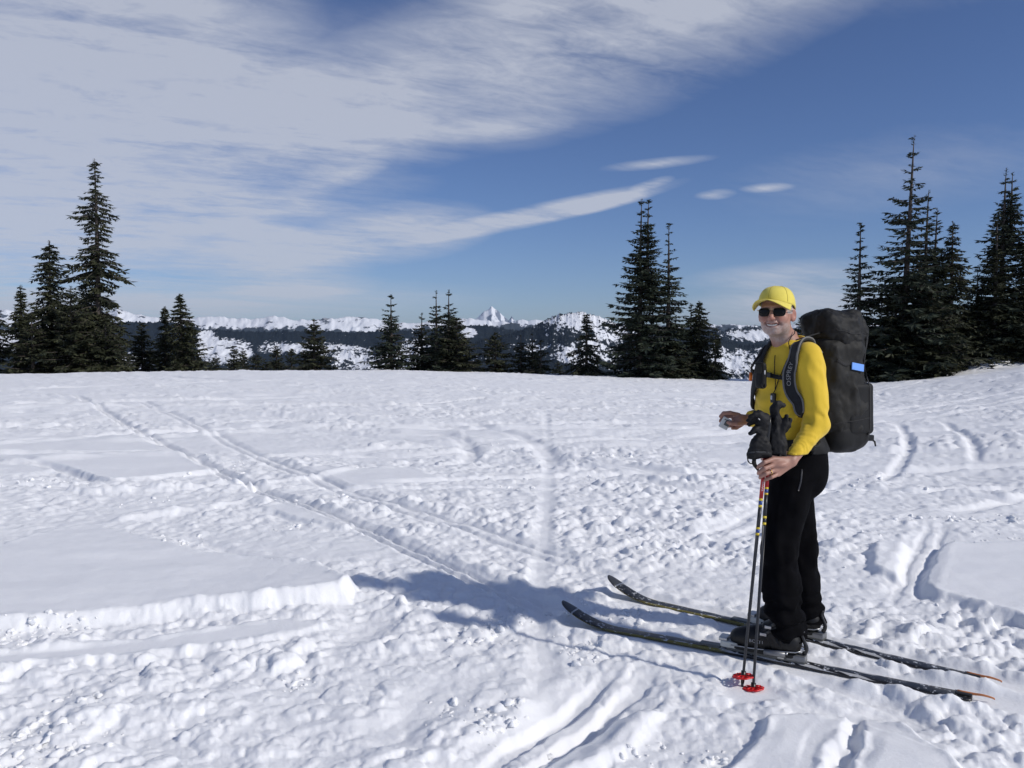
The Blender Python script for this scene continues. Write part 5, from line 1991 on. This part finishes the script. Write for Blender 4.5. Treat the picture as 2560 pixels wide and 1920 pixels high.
tipA, midA = P(1854, 1728, 3.82), P(1906, 1210, 3.928)
tipB, midB = P(1881, 1748, 3.79), P(1917, 1210, 3.936)
poleA, atA = ski_pole('grey ski pole planted ahead, its red basket propped clear of the snow', tipA, midA, None, 1689,
                      [(1143, 1246, POLE_RED), (1246, 1252, POLE_YEL), (1252, 1262, POLE_BLUE), (1262, 1268, POLE_YEL), (1268, 1318, POLE_DARK), (1318, 1323, POLE_YEL), (1323, 1332, POLE_BLUE), (1332, 1338, POLE_YEL)], ('SWIX', 1215))
poleB, atB = ski_pole('grey ski pole standing deeper, its red basket resting on the snow', tipB, midB, None, 1719,
                      [(1120, 1218, POLE_RED), (1218, 1223, POLE_YEL), (1223, 1232, POLE_BLUE), (1232, 1237, POLE_YEL), (1237, 1290, POLE_DARK), (1290, 1296, POLE_YEL), (1296, 1306, POLE_DARK), (1306, 1312, POLE_YEL)], None)

# ================================================================ GLOVES slipped over the pole grips
GLOVE = mat('glove_black', (0.0085, 0.0085, 0.0095), 0.65, var=0.4, vscale=30, bump=0.3, bscale=700, spec=0.3)
GLOVE_G = mat('glove_grey', (0.045, 0.046, 0.048), 0.7, var=0.25, vscale=25, bump=0.5, bscale=300)


def glove_a(p):
    d = chain(p, [P(1898, 1146, 3.93), P(1900, 1112, 3.935), P(1906, 1080, 3.94)], [0.056, 0.044, 0.022], 0.02)
    d = smin(d, elps(p, P(1899, 1140, 3.93), (0.058, 0.030, 0.036), None), 0.02)
    d = smax(d, -(p[:, 2] - P(1899, 1146, 3.93)[2]) + 0.10 * (p[:, 0] - P(1899, 1146, 3.93)[0]), 0.006)
    d = smax(d, np.abs(p[:, 1] - 3.935) - 0.034, 0.02)
    # fingers flopped over to the side
    d = smin(d, chain(p, [P(1908, 1076, 3.94), P(1907, 1050, 3.94), P(1896, 1036, 3.93)], [0.023, 0.030, 0.022], 0.02), 0.012)
    for i, (u, v, y) in enumerate(((1873, 1044, 3.92), (1870, 1052, 3.935), (1872, 1060, 3.95), (1888, 1032, 3.95))):
        d = smin(d, chain(p, [P(1902, 1040 + 5 * i, 3.925 + 0.012 * i), P(1888, 1038 + 4 * i, 3.92 + .012 * i), P(u, v, y)], [0.017, 0.0145, 0.0115], 0.006), 0.005)
    d = smin(d, chain(p, [P(1904, 1068, 3.94), P(1888, 1074, 3.925), P(1877, 1083, 3.92)], [0.020, 0.015, 0.012], 0.01), 0.007)
    return d + 0.008 * wr(p, 321, 26, 26, 40) + 0.006 * wr(p, 323, 70, 70, 110)


def glove_b(p):
    d = chain(p, [P(1944, 1146, 3.955), P(1944, 1110, 3.96), P(1940, 1078, 3.965), P(1940, 1050, 3.965)], [0.040, 0.040, 0.032, 0.022], 0.02)
    d = smax(d, -(p[:, 2] - P(1944, 1140, 3.955)[2]) - 0.18 * (p[:, 0] - P(1944, 1140, 3.955)[0]), 0.006)
    d = smax(d, np.abs(p[:, 1] - 3.96) - 0.032, 0.02)
    d = smin(d, chain(p, [P(1941, 1050, 3.965), P(1936, 1022, 3.96), P(1943, 1010, 3.955), P(1960, 1013, 3.955)], [0.024, 0.019, 0.016, 0.012], 0.012), 0.016)
    d = smin(d, chain(p, [P(1938, 1050, 3.98), P(1940, 1024, 3.985), P(1950, 1016, 3.985)], [0.02, 0.016, 0.013], 0.012), 0.014)
    d = smin(d, chain(p, [P(1950, 1082, 3.96), P(1960, 1058, 3.955), P(1966, 1040, 3.95)], [0.017, 0.018, 0.012], 0.008), 0.007)
    d = smin(d, chain(p, [P(1950, 1088, 3.975), P(1968, 1064, 3.97), P(1974, 1049, 3.965)], [0.015, 0.015, 0.010], 0.008), 0.007)
    return d + 0.008 * wr(p, 331, 40, 40, 22) + 0.006 * wr(p, 333, 90, 90, 60)


glove1 = sdf_obj('glove', glove_a, (1.06, 3.86, 1.02), (1.27, 4.03, 1.30), 0.0034, GLOVE, None, 1)
tag(glove1, 'black ski glove on a pole grip, fingers flopped over towards the bare hand', 'glove', 'pair of gloves on the pole grips')
glove2 = sdf_obj('glove', glove_b, (1.16, 3.88, 1.02), (1.36, 4.06, 1.34), 0.0034, GLOVE, None, 1)
tag(glove2, 'black ski glove on a pole grip, fingers pointing up against the shirt', 'glove', 'pair of gloves on the pole grips')
rod('pull_loop', [P(1870, 1140, 3.925), P(1870, 1152, 3.92), P(1877, 1159, 3.92), P(1884, 1156, 3.925), P(1884, 1142, 3.93)], 0.0032, WEB, glove1, 6, n=5)
rod('wrist_leash', [P(1886, 1142, 3.93), P(1885, 1158, 3.925), P(1892, 1170, 3.93), P(1898, 1180, 3.935)], [0.009, 0.011, 0.008, 0.004], WEB, glove1, 7, n=5)
band('cuff_band', glove_a, [P(1868, 1128, 3.91), P(1884, 1130, 3.89), P(1905, 1131, 3.89), P(1922, 1131, 3.91)], 0.007, 0.002, 0.0, GLOVE_G, glove1, 5)
rod('wrist_leash', [P(1948, 1138, 3.93), P(1956, 1146, 3.925), P(1966, 1140, 3.94)], [0.006, 0.007, 0.006], WEB, glove2, 6, n=5)
rod('glove_tag', [P(1896, 1046, 3.902), P(1900, 1050, 3.900)], 0.002, mat('letter_white', (0.7, 0.7, 0.7), 0.5), glove1, 5)

# ================================================================ SKIS, BINDINGS, BOOTS
METAL = mat('binding_metal', (0.42, 0.43, 0.44), 0.32, metal=0.85, var=0.12)
METAL_L = mat('binding_cream', (0.60, 0.60, 0.54), 0.4, var=0.1)
CART = mat('cartridge_grey', (0.20, 0.205, 0.215), 0.4, metal=0.4, var=0.1)
ORANGE = mat('tail_orange', (0.55, 0.20, 0.07), 0.6, var=0.2)
TIPM = mat('ski_tip_grey', (0.045, 0.047, 0.052), 0.35, var=0.1)


def ski_material():
    m = bpy.data.materials.new('ski_topsheet')
    m.use_nodes = True
    t = NT(m.node_tree)
    bs = t.n['Principled BSDF']
    s = t.node('ShaderNodeAttribute', attribute_name='run').outputs['Fac']      # 0 tail .. 1 tip
    c = t.node('ShaderNodeAttribute', attribute_name='across').outputs['Fac']   # -1 .. 1 on top, 2 on the side
    black = (0.012, 0.012, 0.014)
    white = (0.50, 0.50, 0.50)
    olive = (0.20, 0.17, 0.035)
    aab = t.math('ABSOLUTE', c)
    # slanted pale slashes around the middle
    ph = t.math('FRACT', t.math('ADD', t.math('MULTIPLY', s, 9.0), t.math('MULTIPLY', c, 0.55)))
    st = t.math('MULTIPLY', t.math('MULTIPLY', t.smooth(ph, 0.40, 0.46), t.smooth(ph, 0.95, 0.88)), t.math('MULTIPLY', t.smooth(aab, 0.35, 0.5), t.smooth(s, 0.20, 0.22)))
    st = t.math('MULTIPLY', st, t.smooth(s, 0.72, 0.70))
    col = t.mixc(st, black, white)
    # olive line along the edges of the front half
    ol = t.math('MULTIPLY', t.math('MULTIPLY', t.smooth(aab, 0.62, 0.70), t.smooth(s, 0.56, 0.60)), t.smooth(s, 0.95, 0.90))
    col = t.mixc(ol, col, olive)
    side = t.smooth(aab, 1.5, 1.6)
    col = t.mixc(side, col, t.mixc(t.smooth(s, 0.55, 0.6), (0.018, 0.018, 0.02), (0.13, 0.11, 0.03)))
    co = t.node('ShaderNodeTexCoord').outputs['Object']
    fr = t.math('MULTIPLY', t.smooth(t.noise(co, 38, 5, 0.7), 0.55, 0.68), t.smooth(aab, 1.6, 1.2))
    col = t.mixc(fr, col, (0.78, 0.80, 0.84))                                   # snow dust on the top
    t.link(col, bs.inputs['Base Color'])
    bs.inputs['Roughness'].default_value = 0.35
    return m


SKI_M = ski_material()


def make_ski(label, tail, tip, t_toe, t_heel, z0, boot_label):
    """ski from tail to tip (ground positions); binding and boot between t_heel and t_toe along it"""
    e2 = (tip - tail)
    Ls = np.linalg.norm(e2)
    e = np.array([e2[0] / Ls, e2[1] / Ls, 0])
    s = np.array([-e[1], e[0], 0])                       # left of travel (towards the camera for these skis)
    if s[1] > 0:
        s = -s

    def sp(a, b, c):
        """a metres from the tail, b to the near side, c above the base plane"""
        return np.array([tail[0], tail[1], z0]) + e * a + s * b + CU * c
    over = 0.13                                          # the turned-up shovel reaches past the contact point
    n = 90
    ts = np.linspace(0, Ls + over, n)
    prof = [(-1, 0), (-1, .45), (-.92, .8), (-.7, 1.0), (-.3, 1.08), (0, 1.1), (.3, 1.08), (.7, 1.0), (.92, .8), (1, .45), (1, 0)]
    acr = [2, 2, -.9, -.7, -.3, 0, .3, .7, .9, 2, 2]
    V, RUN, ACR = [], [], []
    for a in ts:
        r = a / Ls
        wid = 0.038 + 0.011 * (2 * abs(min(r, 1) - 0.48)) ** 1.8
        if a > Ls - 0.02:
            k = (a - (Ls - 0.02)) / (over + 0.02)
            wid *= math.sqrt(max(1 - k ** 2.2, 0.0)) * 0.93 + 0.07
        if a < 0.03:
            wid *= 0.75 + 0.25 * a / 0.03
        lift = 0.0
        if a > Ls - 0.20:
            lift = 0.105 * ((a - (Ls - 0.20)) / (0.20 + over)) ** 1.9
        th = 0.007 + 0.012 * math.exp(-((r - 0.48) / 0.28) ** 2)
        for (b, c), ac in zip(prof, acr):
            V.append(sp(a, b * wid, lift + c * th))
            RUN.append(r)
            ACR.append(ac)
    kx = len(prof)
    I = np.arange(n * kx).reshape(n, kx)
    J = np.roll(I, -1, 1)
    F = [tuple(int(y) for y in x) for x in np.stack([I[:-1], I[1:], J[1:], J[:-1]], -1).reshape(-1, 4)]
    F.append(tuple(int(x) for x in I[0]))
    F.append(tuple(int(x) for x in I[-1][::-1]))
    me = new_mesh('ski', np.array(V), F)
    attr(me, 'run', RUN)
    attr(me, 'across', ACR)
    ski = link('ski', me, SKI_M)
    tag(ski, label, 'ski', 'pair of skis under the skier')

    def lift_at(a):
        return 0.105 * (max(a - (Ls - 0.20), 0) / (0.20 + over)) ** 1.9
    # grey moulded tip with a pale ring, orange tail clip
    for k, (a0, a1, m_, nm) in enumerate(((Ls + 0.055, Ls + 0.128, TIPM, 'tip_cap'), (Ls + 0.045, Ls + 0.052, METAL, 'tip_ring'))):
        vv, ff = [], []
        nn = 8
        for i in range(nn):
            a = a0 + (a1 - a0) * i / (nn - 1)
            k_ = (a - (Ls - 0.02)) / (over + 0.02)
            wd = (0.038 + 0.011 * 1.04 ** 1.8) * (math.sqrt(max(1 - k_ ** 2.2, 0)) * 0.93 + 0.07) + 0.002
            for (b, c) in prof:
                vv.append(sp(a, b * wd, lift_at(a) - 0.0015 + c * 0.010))
        I = np.arange(nn * kx).reshape(nn, kx)
        J = np.roll(I, -1, 1)
        ff = [tuple(int(y) for y in x) for x in np.stack([I[:-1], I[1:], J[1:], J[:-1]], -1).reshape(-1, 4)]
        ff += [tuple(int(x) for x in I[0]), tuple(int(x) for x in I[-1][::-1])]
        link(nm, new_mesh(nm, np.array(vv), ff), m_, ski)
    box('tail_clip', sp(0.035, 0, 0.016), (0.035, 0.012, 0.006), TIPM, ski, frame(e), 0.3)
    tl = rod('tail_hook', [sp(0.06, 0, 0.022), sp(0.0, 0.0, 0.020), sp(-0.04, 0.004, 0.024), sp(-0.08, 0.0, 0.018), sp(-0.085, 0.0, 0.012)], [0.005, 0.006, 0.005, 0.004, 0.003], ORANGE, ski, 7, n=4)
    tl['label'] = 'orange tail hook'
    # ---- binding
    ah, at_ = t_heel * Ls, t_toe * Ls
    FR = frame(e)
    binding = box('binding_plate', sp((ah + at_) / 2 - 0.02, 0, 0.026), ((at_ - ah) / 2 + 0.02, 0.030, 0.008), GREY_P, ski, FR, 0.25)
    box('toe_piece', sp(at_ - 0.015, 0, 0.050), (0.045, 0.040, 0.016), METAL_L, binding, FR, 0.25)
    box('toe_bail', sp(at_ + 0.018, 0, 0.072), (0.022, 0.034, 0.010), METAL, binding, FR, 0.3)
    box('heel_riser', sp(ah + 0.005, 0, 0.040), (0.045, 0.031, 0.014), CART, binding, FR, 0.2)
    box('riser_wire', sp(ah + 0.075, 0.030, 0.036), (0.016, 0.004, 0.010), METAL, binding, FR, 0.3)
    for sg in (-1, 1):
        y_ = 0.055 * sg
        rod('cable', [sp(at_ - 0.03, y_, 0.058), sp(at_ - 0.13, y_ * 1.08, 0.062), sp(ah + 0.10, y_ * 1.08, 0.070), sp(ah + 0.0, y_ * 0.95, 0.078), sp(ah - 0.035, y_ * 0.35, 0.085)], 0.0030, METAL, binding, 6)
        rod('spring_cartridge', [sp(ah + 0.150, y_ * 1.08, 0.056), sp(ah + 0.048, y_ * 1.08, 0.060)], 0.0135, CART, binding, 14)
        rod('cable_nut', [sp(ah + 0.050, y_ * 1.11, 0.0665), sp(ah + 0.036, y_ * 1.09, 0.068)], 0.0065, METAL, binding, 8)
    rod('heel_lever', [sp(ah - 0.030, 0, 0.060), sp(ah - 0.040, 0, 0.090), sp(ah - 0.030, 0, 0.120), sp(ah - 0.018, 0, 0.150), sp(ah - 0.026, 0, 0.172)], [0.012, 0.011, 0.009, 0.008, 0.007], PLAST, binding, 8, n=5)
    box('front_shim', sp(at_ + 0.09, 0, 0.022), (0.055, 0.024, 0.006), GREY_P, binding, FR, 0.3)
    # ---- boot, worn by the skier
    BZ = 0.036

    def bl_(p):
        q = p - sp(ah, 0, BZ)
        return np.stack([q @ e, q @ s, q[:, 2]], 1)
    Lb = at_ - ah

    def boot_sdf(p):
        q = bl_(p)
        d = chain(q, [(0.035, 0, 0.060), (0.15, 0, 0.058), (Lb - 0.055, 0, 0.052)], [0.050, 0.051, 0.044], 0.02)
        d = smin(d, chain(q, [(0.050, 0, 0.09), (0.070, 0, 0.20)], [0.055, 0.054], 0.02), 0.04)
        d = smin(d, chain(q, [(0.100, 0, 0.125), (Lb - 0.10, 0, 0.065)], [0.048, 0.044], 0.02), 0.04)
        d = smax(d, 0.016 - q[:, 2], 0.012)
        d = smax(d, q[:, 2] - 0.235, 0.01)
        # panel steps
        st_ = 0.0035 * np.sign(q[:, 0] - 0.12 - 0.5 * (q[:, 2] - 0.05)) * sst(0.02, 0.03, q[:, 2]) * sst(0.02, 0.0, np.abs(q[:, 0] - 0.12 - 0.5 * (q[:, 2] - 0.05)) - 0.04)
        rib = 0.003 * np.sin((q[:, 0] - 0.6 * q[:, 2]) * 260) * np.exp(-(((q[:, 0] - 0.075) / 0.03) ** 2 + ((q[:, 2] - 0.085) / 0.02) ** 2))
        return d + st_ + rib
    c0 = sp(ah + Lb / 2, 0, BZ)
    lo_, hi_ = c0 - np.array([0.27, 0.25, 0.0]), c0 + np.array([0.27, 0.25, 0.26])
    BOOT = mat('boot_black', (0.007, 0.007, 0.0075), 0.42, var=0.25, vscale=30, bump=0.2, bscale=500, spec=0.3)
    boot = sdf_obj('boot', boot_sdf, lo_, hi_, 0.0038, BOOT, person, 1)
    boot['label'] = boot_label
    # sole with welt and duckbill toe
    sv, sf = [], []
    ns = 40
    for zz_, gr in ((0.0, -0.004), (0.004, 0.0), (0.018, 0.0), (0.021, -0.003)):
        for i in range(ns):
            t = 2 * math.pi * i / ns
            a, b = math.cos(t), math.sin(t)
            k = (abs(a) ** 3.4 + abs(b) ** 3.4) ** (-1 / 3.4)
            x = Lb / 2 + 0.004 + (Lb / 2 + 0.008 + gr) * a * k
            wv = 0.043 + 0.006 * math.sin(math.pi * np.clip(x / Lb, 0, 1)) - 0.006 * (x > Lb * .9)
            sv.append(sp(ah, 0, BZ) + e * x + s * ((wv + gr) * b * k) + CU * zz_)
    for r_ in range(3):
        for i in range(ns):
            i2 = (i + 1) % ns
            sf.append((r_ * ns + i, r_ * ns + i2, (r_ + 1) * ns + i2, (r_ + 1) * ns + i))
    sf.append(tuple(range(ns))[::-1])
    sf.append(tuple(3 * ns + i for i in range(ns)))
    link('sole', new_mesh('sole', np.array(sv), sf), mat('sole_rubber', (0.014, 0.014, 0.014), 0.8, var=0.2), boot)
    for zz_, a_ in ((0.105, 0.155), (0.145, 0.135)):
        pts, nr_ = settle(boot_sdf, [sp(ah + a_ + 0.03 * q, 0.055, BZ + zz_ - 0.02 * q) for q in (-1.2, -.4, .4, 1.2)], 0.003)
        v_, f_ = sweep(pts, nr_, 0.014, 0.004)
        bk = link('buckle_strap', new_mesh('buckle_strap', np.array(v_), f_), PLAST, boot)
        box('buckle', (pts[1] + pts[2]) / 2 + nr_[1] * 0.004, (0.016, 0.003, 0.007), METAL, bk, frame(pts[2] - pts[1], nr_[1]) if False else FR, 0.25)
    lv, lf = text_vf('SCARPA X11' if False else 'BCX11', 0.024)
    pts, nr_ = settle(boot_sdf, [sp(ah + 0.19 - x, 0.06, BZ + 0.062 + y) for x, y, _ in lv], 0.0012)
    link('boot_lettering', new_mesh('boot_lettering', pts, lf, False), mat('letter_silver', (0.35, 0.35, 0.36), 0.5), boot)
    return ski


make_ski('black ski with pale slashes and an orange tail hook, its shovel clear of the snow', NEAR_TAIL, NEAR_TIP, 0.572, 0.392, SKI_Z, 'black ski boot with lettering on its side')
make_ski('black ski partly buried in loose snow, its boot half hidden behind the other', FAR_TAIL, FAR_TIP, 0.565, 0.392, SKI_Z, 'black ski boot half hidden behind the other')

# ---------------------------------------------------------------- air
hz = bpy.data.meshes.new('haze')
bm = bmesh.new()
bmesh.ops.create_cube(bm, size=1.0)
bm.to_mesh(hz)
bm.free()
haze = link('haze', hz)
haze.scale = (53000, 53000, 1210)
haze.location = (0, 0, 1210 / 2 - 520)
hm = bpy.data.materials.new('haze')
hm.use_nodes = True
ht = NT(hm.node_tree)
ht.n.clear()
ho = ht.node('ShaderNodeOutputMaterial')
hv = ht.node('ShaderNodeVolumePrincipled')
hv.inputs['Color'].default_value = (0.50, 0.70, 1.0, 1)
hv.inputs['Density'].default_value = 0.000016
hv.inputs['Anisotropy'].default_value = 0.2
ht.link(hv.outputs[0], ho.inputs['Volume'])
hz.materials.append(hm)
tag(haze, 'thin blue air between the field and the far mountains', None, kind='stuff')

# parts carry world-space meshes: keep them in place under their parents
bpy.context.view_layer.update()
for o in bpy_fix:
    o.matrix_parent_inverse = Matrix.Translation(-o.parent.location) if o.parent.type == 'EMPTY' else Matrix.Identity(4)
